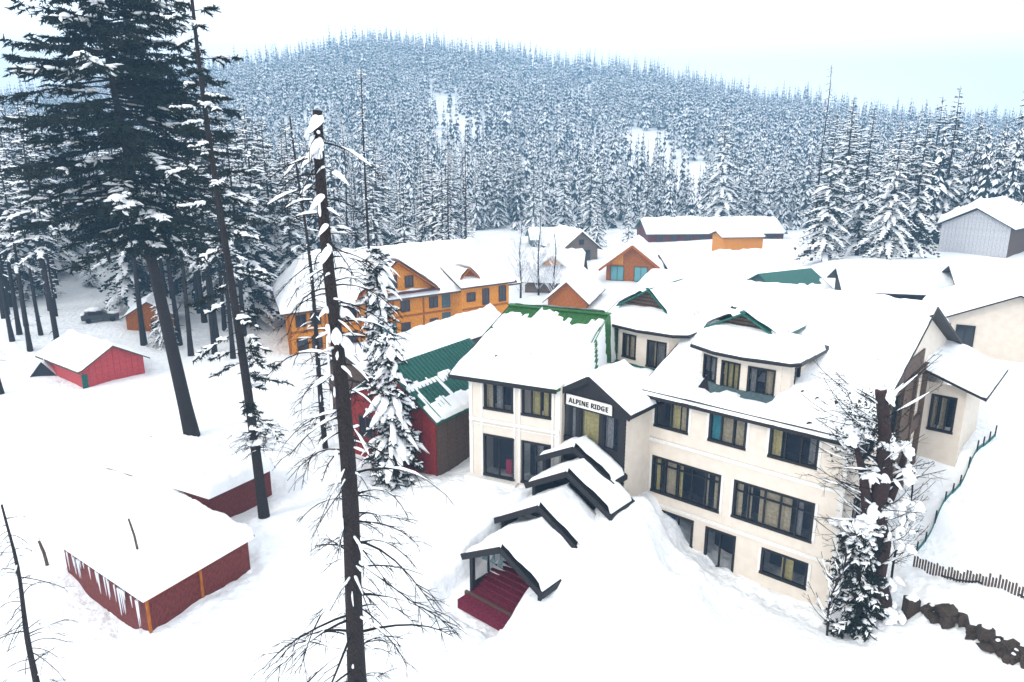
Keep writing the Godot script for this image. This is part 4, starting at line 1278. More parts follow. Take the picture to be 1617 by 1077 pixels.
	# leader
	nb.tube([Vector3(0, h * 0.96, 0) + lean, Vector3(0, h * 1.02, 0) + lean], [0.05, 0.01], 4)
	return [tb.mesh(M.bark), nb.mesh(M[needle]), sb.mesh(M.snow)]

# large old pine: limbs, side shoots and needle tufts
func big_pine(sd: int, h: float, r: float, start: float, lean: Vector3, count := 215, tr := 0.6, tuft := 1.0, snow_amt := 0.42, cone := 0.0, sag := 0.0) -> Array:
	var g := RandomNumberGenerator.new()
	g.seed = sd
	var tb := MB.new(); var nb := MB.new(); var sb := MB.new()
	var pts := PackedVector3Array(); var rad := PackedFloat32Array()
	for i in 13:
		var t := i / 12.0
		pts.append(Vector3(0.2 * sin(t * 6.0), -0.8 + t * (h + 0.8), 0.15 * cos(t * 5.0)) + lean * t * (2.0 - t) * 0.75)
		rad.append(lerpf(tr, 0.05, t) * (1.15 if i == 0 else 1.0))
	tb.tube(pts, rad, 12)
	for b in count:
		var t := lerpf(start, 0.98, (b + g.randf()) / count)
		var u := (t - start) / (1.0 - start)
		var f := t * 12.0
		var i0 := mini(int(f), 11)
		var p := pts[i0].lerp(pts[i0 + 1], f - i0)
		var a := g.randf() * TAU
		var L := r * (0.75 + 0.35 * sin(u * 2.6)) * (1.0 - 0.75 * u * u) * g.randf_range(0.45, 1.12)
		if cone > 0.0: L = (r * pow(1.0 - u * 0.96, cone) + 0.15) * g.randf_range(0.5, 1.15)
		if u < 0.06 and g.randf() < 0.5: L *= 0.5
		var out := Vector3(cos(a), 0, sin(a))
		var side := Vector3(-sin(a), 0, cos(a))
		var pitch := lerpf(-0.30, 0.35, u) - sag + g.randf_range(-0.18, 0.18)
		var ax := PackedVector3Array(); var ar := PackedFloat32Array()
		for m in 8:
			var s := m / 7.0
			ax.append(p + out * L * s + Vector3(0, L * (s * pitch - 0.22 * s * s + 0.16 * s * s * s), 0) + side * sin(s * 4.0 + b) * 0.18)
			ar.append(lerpf(0.012 + L * 0.01, 0.01, s))
		tb.tube(ax, ar, 5, false)
		var snowy := g.randf() < snow_amt
		var shoots := int(5 + L * 3.0 / tuft)
		for k in shoots:
			var s := g.randf_range(0.22, 1.0)
			var ff := s * 7.0
			var j0 := mini(int(ff), 6)
			var q := ax[j0].lerp(ax[j0 + 1], ff - j0)
			var sl := (0.35 * tuft + 0.2 * L * (1.0 - 0.75 * s)) * g.randf_range(0.6, 1.2)
			var d := (out * 0.7 + side * (1.0 if k % 2 else -1.0) * g.randf_range(0.4, 1.1) + Vector3(0, g.randf_range(-0.45, 0.15), 0)).normalized()
			var tufts := int(2 + sl * 3.2 / tuft)
			for m in tufts:
				var c := q + d * sl * (m + 1.0) / tufts + Vector3(0, -0.12 * sl * pow(float(m) / tufts, 2.0), 0)
				for w in 4:
					var nd := (d * 0.8 + Vector3(g.randf_range(-1, 1), g.randf_range(-0.9, 0.55), g.randf_range(-1, 1))).normalized()
					var ln := g.randf_range(0.22, 0.46) * tuft
					var wd := nd.cross(Vector3(g.randf_range(-1, 1), 0.7, g.randf_range(-1, 1))).normalized() * ln * 0.2
					nb.tri(c - nd * ln * 0.35 - wd, c + wd - nd * ln * 0.1, c + nd * ln)
			if snowy and s > 0.25 and g.randf() < 0.8:
				var e := q + d * sl
				var up := Vector3(0, 0.1, 0)
				sb.tube([q + up, q.lerp(e, 0.35) + up, q.lerp(e, 0.7) + up, e + up * 0.3], [0.02, (0.05 + 0.06 * g.randf()) * tuft, (0.05 + 0.08 * g.randf()) * tuft, 0.01], 5)
		if snowy:
			for k in int(L / tuft) + 1:
				var s := g.randf_range(0.25, 0.95)
				var ff := s * 7.0
				var j0 := mini(int(ff), 6)
				var w := g.randf_range(0.12, 0.38) * tuft
				blob(sb, ax[j0].lerp(ax[j0 + 1], ff - j0) + Vector3(0, 0.12, 0) + side * g.randf_range(-0.3, 0.3), Vector3(w, w * 0.5, w), b * 9 + k, 6, 4)
	return [tb.mesh(M.bark), nb.mesh(M.needles), sb.mesh(M.snow)]

func tree_of(meshes: Array, called: String, label: String, at: Vector3, turn: float, sc: float, group := "", names := ["trunk", "crown", "snow"]) -> Node3D:
	var o := thing(called, label, "tree", at, turn, group)
	o.scale = Vector3.ONE * sc
	for k in 3:
		if meshes[k] and meshes[k].get_surface_count(): mesh_part(names[k], meshes[k], o)
	return o

# one bare branch: arcs out and down (or up), forks into twigs
func bare_branch(tb: MB, sb: MB, g: RandomNumberGenerator, p: Vector3, dir: Vector3, L: float, r: float, sag: float, twigs: int, snow_amt: float) -> void:
	var pts := PackedVector3Array(); var rad := PackedFloat32Array()
	var n := 6
	var wob := Vector3(g.randf_range(-1, 1), g.randf_range(-0.6, 0.6), g.randf_range(-1, 1)) * 0.10 * L
	for i in n + 1:
		var s := float(i) / n
		pts.append(p + dir * L * s + Vector3(0, -sag * L * s * s, 0) + wob * sin(s * PI))
		rad.append(lerpf(r, 0.012, pow(s, 0.8)))
	tb.tube(pts, rad, 5)
	if g.randf() < snow_amt:
		var a := g.randi_range(0, 2)
		var sp := PackedVector3Array(); var sr := PackedFloat32Array()
		for i in range(a, mini(a + 4, n + 1)):
			sp.append(pts[i] + Vector3(0, rad[i] * 0.9 + 0.02, 0)); sr.append(rad[i] * 0.9 + 0.035 * g.randf_range(0.5, 1.4))
		sr[0] *= 0.3; sr[sr.size() - 1] *= 0.3
		sb.tube(sp, sr, 5)
	for k in twigs:
		var s := g.randf_range(0.3, 0.98)
		var f := s * n
		var i0 := mini(int(f), n - 1)
		var q := pts[i0].lerp(pts[i0 + 1], f - i0)
		var d := (dir + Vector3(g.randf_range(-0.9, 0.9), g.randf_range(-0.8, 0.2) - sag * 0.7, g.randf_range(-0.9, 0.9))).normalized()
		var tl := L * g.randf_range(0.14, 0.36)
		var tp := PackedVector3Array([q, q + d * tl * 0.5 + Vector3(0, 0.02 * tl, 0), q + d * tl + Vector3(0, -0.2 * tl * signf(sag + 0.01), 0)])
		tb.tube(tp, [r * 0.34, r * 0.22, 0.006], 4, false)
		for m in 2:
			var d2 := (d + Vector3(g.randf_range(-0.8, 0.8), g.randf_range(-0.5, 0.3), g.randf_range(-0.8, 0.8))).normalized()
			tb.tube([tp[1], tp[1] + d2 * tl * 0.45], [r * 0.16, 0.005], 3, false)

func dead_tree(sd: int, h: float, r0: float, lean: Vector3, branches: int, from: float, to: float, L0: float, L1: float, sag: float, twigs: int, snow_amt: float, up := 0.1, top_r := 0.04, thick := 1.0) -> Array:
	var g := RandomNumberGenerator.new()
	g.seed = sd
	var tb := MB.new(); var bb := MB.new(); var sb := MB.new()
	var pts := PackedVector3Array(); var rad := PackedFloat32Array()
	for i in 15:
		var t := i / 14.0
		pts.append(Vector3(0.25 * sin(t * 7.0 + sd), -0.8 + t * (h + 0.8), 0.2 * cos(t * 5.0 + sd)) * Vector3(t, 1, t) + lean * t)
		rad.append(lerpf(r0, top_r, pow(t, 0.85)) * g.randf_range(0.94, 1.07))
	tb.tube(pts, rad, 11)
	for k in branches:
		var t := lerpf(from, to, pow((k + g.randf()) / branches, 1.0))
		var f := t * 14.0
		var i0 := mini(int(f), 13)
		var p := pts[i0].lerp(pts[i0 + 1], f - i0)
		var a := g.randf() * TAU
		var L := lerpf(L0, L1, t) * g.randf_range(0.35, 1.15)
		var d := Vector3(cos(a), up + g.randf_range(-0.25, 0.25), sin(a)).normalized()
		bare_branch(bb, sb, g, p, d, L, clampf(L * 0.016, 0.018, 0.07) * thick, sag * g.randf_range(0.5, 1.3), int(twigs * clampf(L / 2.0, 0.2, 1.2)), snow_amt)
	return [tb.mesh(M.bark), bb.mesh(M.twig), sb.mesh(M.snow)]

func near_trees() -> void:
	var nm := ["trunk", "branches", "snow"]
	# tall half bare spruce standing in the foreground
	var d := dead_tree(11, 24.2, 0.44, Vector3(0.15, 0, -0.4), 165, 0.06, 0.98, 4.2, 1.7, 0.6, 7, 0.6, 0.1, 0.15, 1.0)
	var sb := MB.new()
	var gb := RandomNumberGenerator.new(); gb.seed = 6
	for i in 22:
		var y := lerpf(24.0, 16.5, pow(gb.randf(), 1.4)); var a := gb.randf() * TAU; var rr := gb.randf_range(0.08, 0.5)
		if y > 22.6: a = PI + gb.randf_range(-0.7, 0.7)
		var k := gb.randf_range(0.09, 0.21)
		pad(sb, Vector3(cos(a) * rr * 0.4 + 0.1, y, sin(a) * rr * 0.4 - 0.3), Vector3(cos(a), 0, sin(a)), k * 3.2, k * 1.1, k * 0.9)
		if i % 3 == 0: blob(sb, Vector3(cos(a) * rr * 0.6 + 0.1, y - 0.1, sin(a) * rr * 0.6 - 0.3), Vector3(k * 0.7, k * 1.5, k * 0.7), i + 700, 8, 6)
	for i in 30:   # snow caught in the bark on one side of the trunk
		var y := gb.randf_range(1.0, 21.0)
		var rr := lerpf(0.40, 0.17, y / 24.0)
		var a := PI + gb.randf_range(-0.5, 1.1)
		blob(sb, Vector3(cos(a) * rr, y, sin(a) * -rr - 0.4 * y / 24.0), Vector3(0.05, gb.randf_range(0.12, 0.5), 0.08), i, 6, 4)
	sb.mesh(M.snow, d[2])
	tree_of(d, "dead_spruce", "tall bare dead spruce in the foreground with drooping snowy branches", on_ground(-6.15, -24.6), 0.4, 1.0, "", nm)
	# slim bare one behind it
	d = dead_tree(23, 25.0, 0.24, Vector3(-1.2, 0, 0.5), 130, 0.08, 0.97, 2.6, 1.0, 0.4, 5, 0.6, 0.1, 0.05, 1.4)
	tree_of(d, "dead_spruce", "slim bare trunk standing left of the foreground dead spruce", on_ground(-14.7, -53.5), 1.0, 1.0, "", nm)
	d = dead_tree(31, 30.0, 0.24, Vector3(-0.6, 0, 0), 150, 0.2, 0.99, 2.6, 0.7, 0.3, 5, 0.7, 0.1, 0.03, 1.5)
	tree_of(d, "dead_spruce", "thin black spire rising behind the foreground dead spruce, above the orange gable", on_ground(-13.0, -66.0), 2.0, 1.0, "", nm)
	# the great pine on the left
	var c := big_pine(7, 41.0, 8.6, 0.41, Vector3(-3.6, 0, 0.6), 300, 0.6, 1.12, 0.33)
	tree_of(c, "great_pine", "huge dark pine with long bare trunk rising past the top left edge", on_ground(-26.9, -57.5), 0.3, 1.0)
	# slender pine beside the sheds
	c = big_pine(9, 36.0, 2.5, 0.22, Vector3(-1.5, 0, 0.4), 58, 0.34, 0.75, 0.65, 0.25, 0.2)
	var low := MB.new()
	var sn := MB.new()
	var g := RandomNumberGenerator.new(); g.seed = 77
	for i in 70:
		var a := g.randf() * TAU
		bare_branch(low, sn, g, Vector3(0, 4.6 + g.randf() * 1.6, 0), Vector3(cos(a), g.randf_range(-0.1, 0.6), sin(a)).normalized(), g.randf_range(0.8, 2.0), 0.03, 0.25, 5, 0.8)
	for i in 34:
		var a := g.randf() * TAU; var rr := g.randf_range(0.3, 1.7)
		blob(sn, Vector3(cos(a) * rr, 4.9 + g.randf() * 1.5, sin(a) * rr), Vector3(0.28, 0.16, 0.28) * g.randf_range(0.6, 1.4), i)
	low.mesh(M.twig, c[1]); sn.mesh(M.snow, c[2])
	tree_of(c, "slender_pine", "slender pine with snowy tuft low on its trunk beside the red sheds", on_ground(-16.2, -43.4), 0.0, 1.0)
	# snow loaded spruces in front of the red lodge
	c = big_pine(15, 10.6, 2.3, 0.06, Vector3.ZERO, 150, 0.2, 0.7, 0.95, 0.6, 0.45)
	sn = MB.new()
	for i in 110:
		var a := g.randf() * TAU; var t := g.randf(); var rr := 2.0 * (1.0 - t * 0.7) * g.randf_range(0.3, 0.95)
		pad(sn, Vector3(cos(a) * rr * 0.5, 1.6 + t * 8.8, sin(a) * rr * 0.5), Vector3(cos(a), 0, sin(a)), rr * 0.75 + 0.4, g.randf_range(0.16, 0.36), g.randf_range(0.1, 0.22))
	sn.mesh(M.snow, c[2])
	tree_of(c, "snowy_spruce", "bushy spruce heaped with snow clumps in front of the red lodge", on_ground(-8.1, -46.2), 0.0, 1.0)
	c = big_pine(16, 15.5, 1.5, 0.32, Vector3.ZERO, 120, 0.2, 0.7, 0.95, 0.35, 0.4)
	sn = MB.new()
	for i in 80:
		var a := g.randf() * TAU; var t := g.randf(); var rr := 1.3 * g.randf_range(0.2, 0.95)
		pad(sn, Vector3(cos(a) * rr * 0.4, 6.2 + t * 8.8, sin(a) * rr * 0.4), Vector3(cos(a), 0, sin(a)), rr * 0.75 + 0.35, g.randf_range(0.14, 0.32), g.randf_range(0.1, 0.2))
	sn.mesh(M.snow, c[2])
	tree_of(c, "snowy_spruce", "narrow snow plastered spruce rising before the orange lodge", on_ground(-10.6, -57.5), 0.0, 1.0)
	gnarled()
	# edge trees on the left margin
	d = dead_tree(41, 9.0, 0.16, Vector3(0.1, 0, 0), 46, 0.15, 0.95, 2.4, 0.9, 0.45, 7, 0.3)
	tree_of(d, "bare_sapling", "thin bare sapling cut by the lower left edge", on_ground(-21.2, -27.6), 0.0, 1.0, "", nm)
	d = dead_tree(43, 20.0, 0.42, Vector3(-1.5, 0, 0), 30, 0.2, 0.95, 2.0, 0.8, 0.3, 3, 0.3)
	tree_of(d, "dead_spruce", "dark leaning trunk at the left edge near the red plank shed", on_ground(-50.6, -68.4), 0.0, 1.0, "", nm)
	# frosted bare trees in the village
	for q in [[1.4, -117.0, 12.5, 51, "leftmost frosted bare tree by the orange lodge gable"], [4.4, -119.0, 13.5, 52, "middle frosted bare tree between orange lodge and cabins"], [6.8, -116.0, 10.5, 53, "rightmost frosted bare tree near the little orange gables"]]:
		d = dead_tree(q[3], q[2], 0.2, Vector3.ZERO, 70, 0.1, 0.95, 4.2, 1.2, -0.5, 8, 1.0, 1.1)
		d[1].surface_set_material(0, M.frost)
		tree_of(d, "frosted_tree", q[4], on_ground(q[0], q[1]), 0.0, 1.0, "frosted bare trees in the village", nm)

func gnarled() -> void:
	var g := RandomNumberGenerator.new(); g.seed = 99
	var o := thing("gnarled_tree", "thick broken trunk loaded with snow clumps at the hotel corner", "tree", on_ground(19.0, -32.9), 0.0)
	o.rotation.z = 0.12
	var tb := MB.new(); var bb := MB.new(); var sb := MB.new()
	var P := [Vector3(0.1, -0.8, 0), Vector3(0, 0.6, 0), Vector3(-0.25, 2.4, 0.05), Vector3(-0.05, 4.2, 0), Vector3(-0.25, 6.0, 0.1), Vector3(0.15, 8.0, 0), Vector3(0.2, 10.0, 0.05), Vector3(0.0, 12.3, 0)]
	tb.tube(P, [0.9, 0.66, 0.5, 0.58, 0.40, 0.42, 0.30, 0.27], 12)
	tb.tube([Vector3(-0.1, 4.0, 0), Vector3(-0.7, 6.0, 0.2), Vector3(-0.9, 8.2, 0.1), Vector3(-1.5, 10.6, 0.2)], [0.34, 0.28, 0.2, 0.06], 9)
	tb.tube([Vector3(0.1, 5.6, 0), Vector3(1.0, 7.6, -0.2), Vector3(1.3, 9.6, 0.1)], [0.26, 0.2, 0.07], 8)
	part("trunk", tb, M.bark_red, o)
	for i in 90:
		var t := g.randf()
		var y := lerpf(2.5, 11.8, t)
		var a := g.randf() * TAU
		if g.randf() < 0.45: a = PI + g.randf_range(-0.6, 0.6)
		bare_branch(bb, sb, g, Vector3(-0.1, y, 0), Vector3(cos(a), g.randf_range(0.1, 0.9), sin(a)).normalized(), g.randf_range(0.9, 3.6), 0.035, -0.15, 7, 0.8)
	part("branches", bb, M.twig, o)
	for q in [[-0.3, 6.2, 0.5, 1.1], [-1.3, 5.5, 0.4, 0.9], [0.8, 6.3, 0.3, 0.9], [-0.6, 8.3, 0.5, 0.8], [0.7, 8.1, 0.4, 0.7], [-0.9, 4.7, 0.5, 0.9], [0.5, 4.9, 0.5, 1.0], [0.2, 9.6, 0.3, 0.6], [-1.3, 10.2, 0.2, 0.6], [0.3, 12.2, 0.0, 0.3], [0.9, 9.4, 0.2, 0.5], [0.3, 2.2, 0.5, 0.4], [0.5, 0.6, 0.6, 0.5]]:
		for k in int(4 + q[3] * 9):
			var w := g.randf_range(0.14, 0.38)
			var off := Vector3(g.randf_range(-1, 1), g.randf_range(-0.6, 0.6), g.randf_range(-0.8, 0.8)) * (q[3] as float)
			if k % 2: blob(sb, Vector3(q[0], q[1], q[2]) + off, Vector3(w, w * g.randf_range(0.6, 1.0), w) * 0.8, k * 13 + int(q[1] * 50), 8, 6)
			var pd := g.randf() * TAU
			pad(sb, Vector3(q[0], q[1], q[2]) + off * 0.7, Vector3(cos(pd), 0, sin(pd)), g.randf_range(0.3, 0.6), w * 0.7, w * 0.6)
	part("snow", sb, M.snow, o)
	# tufts of leaves high in the fork
	var nb := MB.new()
	for i in 900:
		var y := lerpf(8.6, 12.2, g.randf()); var a := g.randf() * TAU; var rr := g.randf_range(0.3, 1.7)
		var p := Vector3(cos(a) * rr - 0.6, y, sin(a) * rr)
		var u := Vector3(g.randf_range(-1, 1), g.randf_range(-1, 1), g.randf_range(-1, 1)) * 0.16
		var w := Vector3(g.randf_range(-1, 1), g.randf_range(-1, 1), g.randf_range(-1, 1)) * 0.13
		nb.tri(p, p + u, p + w)
	part("leaves", nb, M.needles, o).set_meta("kind", "stuff")
	# small ivy dark conifer on its left
	var c := big_pine(61, 6.0, 1.25, 0.14, Vector3(0.2, 0, 0), 130, 0.2, 0.5, 0.55, 0.3, 0.25)
	tree_of(c, "young_conifer", "young dark conifer speckled with snow against the hotel corner trunk", on_ground(17.3, -32.2), 0.0, 1.0)
	# thin stems rising before the hotel corner
	for q in [[15.9, -31.9, 5.0, 71, "leafless shrub before the right hotel windows"], [20.6, -35.0, 7.5, 72, "leafless shrub right of the broken trunk, against the end wall"]]:
		var d := dead_tree(q[3], q[2], 0.07, Vector3(0.2, 0, 0), 46, 0.25, 0.95, 2.2, 0.9, -0.4, 6, 0.8, 0.9)
		tree_of(d, "bare_shrub", q[4], on_ground(q[0], q[1]), 0.0, 1.0, "", ["trunk", "branches", "snow"])

func forest() -> void:
	var kinds := []
	for k in 4: kinds.append(conifer(100 + k, 24.0, 3.8 + 0.5 * (k % 2), 0.10, 23, 8, 0.42, 0.72, 0.75, 0.3))
	var bare := []
	for k in 3: bare.append(conifer(120 + k, 25.0, 2.7, 0.46, 17, 6, 0.28, 0.6, 0.55, 0.45, "needles_blue"))
	var spire := []
	for k in 2: spire.append(dead_tree(140 + k, 26.0, 0.22, Vector3.ZERO, 170, 0.15, 0.99, 2.6, 0.5, 0.35, 5, 0.8, 0.1, 0.03, 1.8))
	var laden := []
	for k in 2: laden.append(conifer(160 + k, 20.0, 4.6, 0.04, 19, 9, 0.55, 1.0, 0.85, 0.25, "needles", 0.0, Vector3.ZERO, 8))
	var g := RandomNumberGenerator.new(); g.seed = 4242
	var put: Array[Vector2] = []
	var blocked := [Vector3(-13, -93, 21), Vector3(-6.3, -69, 12), Vector3(-41, -75, 8), Vector3(-45.5, -92, 5), Vector3(21, -135, 10), Vector3(14, -157, 9), Vector3(8, -184, 12), Vector3(9, -112, 9), Vector3(6, -124, 7), Vector3(39, -135, 20), Vector3(52, -160, 8), Vector3(52, -192, 20), Vector3(62, -144, 8), Vector3(86, -130, 12), Vector3(-53, -92, 4), Vector3(36, -90, 10), Vector3(46, -86, 10), Vector3(54, -80, 8)]
	var free := func(x: float, z: float, gap: float) -> bool:
		for q: Vector3 in blocked:
			if Vector2(x - q.x, z - q.y).length() < q.z: return false
		for q in put:
			if q.distance_to(Vector2(x, z)) < gap: return false
		return true
	# left forest
	var n := 0
	var tries := 0
	while n < 150 and tries < 4000:
		tries += 1
		var z := -g.randf_range(79, 150)
		var px := g.randf_range(-0.72, -0.30)   # bearing of the wood seen from the meadow
		var x := px * -z
		if absf(x - 0.58 * z) < 4.5 and z > -140.0: continue   # the snowy ride with the parked car
		if px > -0.36 and z > -92.0: continue
		if not free.call(x, z, 2.6): continue
		put.append(Vector2(x, z))
		var b: Array = bare[g.randi() % 3] if g.randf() < 0.35 or z > -94.0 else kinds[g.randi() % 4]
		if g.randf() < 0.1: b = spire[g.randi() % 2]
		tree_of(b, "forest_conifer", "dark trunked conifer in the dense wood on the left", on_ground(x, z, -0.2), g.randf() * TAU, g.randf_range(0.8, 1.15), "conifers in the wood on the left")
		n += 1
	# slim trees behind the orange lodge
	n = 0; tries = 0
	while n < 44 and tries < 3000:
		tries += 1
		var z := -g.randf_range(112, 205)
		var x := g.randf_range(-0.31, -0.06) * -z
		if not free.call(x, z, 4.0): continue
		put.append(Vector2(x, z))
		var b: Array = spire[g.randi() % 2] if g.randf() < 0.35 else (bare[g.randi() % 3] if g.randf() < 0.5 else kinds[g.randi() % 4])
		tree_of(b, "slim_conifer", "slim snowy conifer standing behind the orange lodge", on_ground(x, z, -0.2), g.randf() * TAU, g.randf_range(0.75, 1.08), "slim conifers behind the orange lodge")
		n += 1
	# belt behind the village roofs
	n = 0; tries = 0
	while n < 52 and tries < 4000:
		tries += 1
		var z := -g.randf_range(200, 262)
		var x := g.randf_range(-0.1, 0.62) * -z
		if not free.call(x, z, 4.2): continue
		put.append(Vector2(x, z))
		var b: Array = kinds[g.randi() % 4]
		tree_of(b, "valley_conifer", "snow whitened conifer in the belt behind the village roofs", Vector3(x, maxf(ground_height(x, z), hill_height(x, z)) - 0.3, z), g.randf() * TAU, g.randf_range(0.7, 1.05), "conifers behind the village roofs")
		n += 1
	# trees one can point to
	var own := [[57.6, -112.0, laden[0], 1.0, "broad spruce bent under snow at the edge of the right hand wood"], [56.5, -200.0, laden[1], 1.65, "tallest snow capped spruce above the long lodge roof"], [52.0, -126.0, spire[0], 1.24, "tall bare spire standing alone left of the right hand wood"],
		[96.0, -141.0, laden[1], 1.6, "tallest snow topped conifer behind the grey barn"], [51.0, -119.0, kinds[1], 0.98, "dark conifer just left of the snow bent spruce"], [83.5, -143.0, kinds[2], 1.2, "dark pointed conifer behind the barn gable"],
		[20.5, -176.0, laden[0], 0.6, "small snow laden spruce behind the grey brown house"], [25.5, -160.0, laden[1], 0.55, "small snow laden spruce just left of the orange cabin roof"], [-41.5, -84.0, laden[0], 0.42, "small spruce beside the rust brown cabin"],
		[-66.0, -113.0, kinds[0], 0.36, "little blue spruce alone in the snowy ride"], [66.0, -150.0, laden[0], 0.8, "snow loaded spruce by the maroon shed"]]
	for q in own:
		tree_of(q[2], "conifer", q[4], on_ground(q[0], q[1], -0.2), g.randf() * TAU, q[3])
		put.append(Vector2(q[0], q[1]))
	# wood on the right hand slope
	n = 0; tries = 0
	while n < 62 and tries < 3000:
		tries += 1
		var z := -g.randf_range(112, 185)
		var x := g.randf_range(0.43, 0.80) * -z
		if not free.call(x, z, 4.0): continue
		if x > 66 and z > -136.0: continue
		if x < 62 and z > -124.0: continue
		put.append(Vector2(x, z))
		var b: Array = kinds[g.randi() % 4] if g.randf() < 0.6 else laden[g.randi() % 2]
		tree_of(b, "slope_conifer", "snow striped conifer in the wood on the right slope", on_ground(x, z, -0.2), g.randf() * TAU, g.randf_range(0.85, 1.2), "conifers in the wood on the right slope")
		n += 1

func hill_forest() -> void:
	var g := RandomNumberGenerator.new(); g.seed = 31
	var mb := MB.new()
	# one clump of five differing trees, repeated turned and scaled
	for q in [[0.0, 0.0, 23.0, 2.5], [6.5, 2.5, 17.0, 2.0], [-6.0, 5.0, 20.0, 2.2], [-2.5, -7.5, 25.0, 2.6], [6.0, -6.5, 14.0, 1.9]]:
		var h: float = q[2]
		var at := Vector3(q[0], 0, q[1])
		mb.col = Color(0.022, 0.017, 0.016)
		mb.tube([at + Vector3(0, -4, 0), at + Vector3(0, h * 0.5, 0), at + Vector3(0, h, 0)], [0.3, 0.18, 0.03], 4)
		var tiers := int(h * 0.55)
		for w in tiers:
			var t := clampf((w + g.randf_range(-0.35, 0.35)) / (tiers - 1.0), 0.0, 1.0)
			var y := lerpf(h * 0.1, h * 0.965, t)
			var r: float = q[3] * pow(1.0 - t * 0.95, 0.75) * g.randf_range(0.75, 1.2)
			var n := 8 - int(t * 3)
			var a0 := g.randf() * TAU
			for k in n:
				if g.randf() < 0.1: continue
				var a := a0 + TAU * k / n + g.randf_range(-0.3, 0.3)
				var L := r * g.randf_range(0.6, 1.25)
				var o := Vector3(cos(a), 0, sin(a)); var s := Vector3(-sin(a), 0, cos(a)) * L * 0.36
				var b := at + Vector3(0, y + g.randf_range(-0.3, 0.5), 0)
				var tip := b + o * L + Vector3(0, -0.95 * L, 0)
				var mid := b + o * L * 0.55 + Vector3(0, -0.25 * L, 0)
				var lo := Vector3(0, 0.2 * L, 0)
				mb.col = Color(0.016, 0.028, 0.026) * g.randf_range(0.6, 1.4)
				mb.tri(b, mid - s - Vector3(0, 0.25 * L, 0), tip); mb.tri(b, tip, mid + s - Vector3(0, 0.25 * L, 0)); mb.tri(mid - s * 1.1, mid + s * 1.1, mid - Vector3(0, 0.9 * L, 0))
				if g.randf() < 0.8:
					mb.col = Color(0.88, 0.89, 0.91)
					var u := Vector3(0, 0.16, 0); var f := g.randf_range(0.7, 1.25)
					var c0 := b + o * L * 0.15 + u
					mb.tri(c0, mid + s * f + u - lo, mid + u * 2.2); mb.tri(c0, mid + u * 2.2, mid - s * f + u - lo)
					mb.tri(mid + s * f + u - lo, tip + u, mid + u * 2.2); mb.tri(mid + u * 2.2, tip + u, mid - s * f + u - lo)
	var mm := MultiMesh.new()
	mm.transform_format = MultiMesh.TRANSFORM_3D
	mm.mesh = mb.mesh(M.forest)
	var list := []
	var z := -226.0
	while z > -800.0:
		var x := z * 0.95
		while x < -z * 0.95:
			var xx := x + g.randf_range(-7.0, 7.0); var zz := z + g.randf_range(-7.0, 7.0)
			x += 14.5
			# clearings on the slope
			var c1 := Vector2((xx - 70.0) / 17.0, (zz + 350.0) / 88.0).length()
			if c1 < 1.0 + 0.3 * nz.get_noise_2d(xx * 4.0, zz * 4.0): continue
			if Vector2((xx + 30.0) / 14.0, (zz + 420.0) / 30.0).length() < 1.0: continue
			if nz.get_noise_2d(xx * 2.4 + 300.0, zz * 1.2) > 0.30: continue
			var sc := g.randf_range(0.7, 1.15) + 0.25 * nz.get_noise_2d(xx * 3.0, zz * 3.0)
			list.append(Transform3D(Basis(Vector3.UP, g.randf() * TAU).scaled(Vector3(sc * g.randf_range(0.85, 1.15), sc, sc * g.randf_range(0.85, 1.15))), Vector3(xx, hill_height(xx, zz), zz)))
		z -= 14.0
	for i in 230:   # the wood goes on beyond the left and right edges of the village
		var zz := g.randf_range(-226.0, -135.0)
		var xx := -zz * (g.randf_range(-0.95, -0.26) if i % 3 else g.randf_range(0.62, 0.95))
		var sc := g.randf_range(0.7, 1.15)
		list.append(Transform3D(Basis(Vector3.UP, g.randf() * TAU).scaled(Vector3(sc, sc, sc)), Vector3(xx, ground_height(xx, zz), zz)))
	mm.instance_count = list.size()
	for i in list.size(): mm.set_instance_transform(i, list[i])
	var o := MultiMeshInstance3D.new()
	o.name = "hill_forest"
	o.multimesh = mm
	add_child(o)
	tag(o, "endless snowy conifer forest covering the far hill", "forest", "", "stuff")

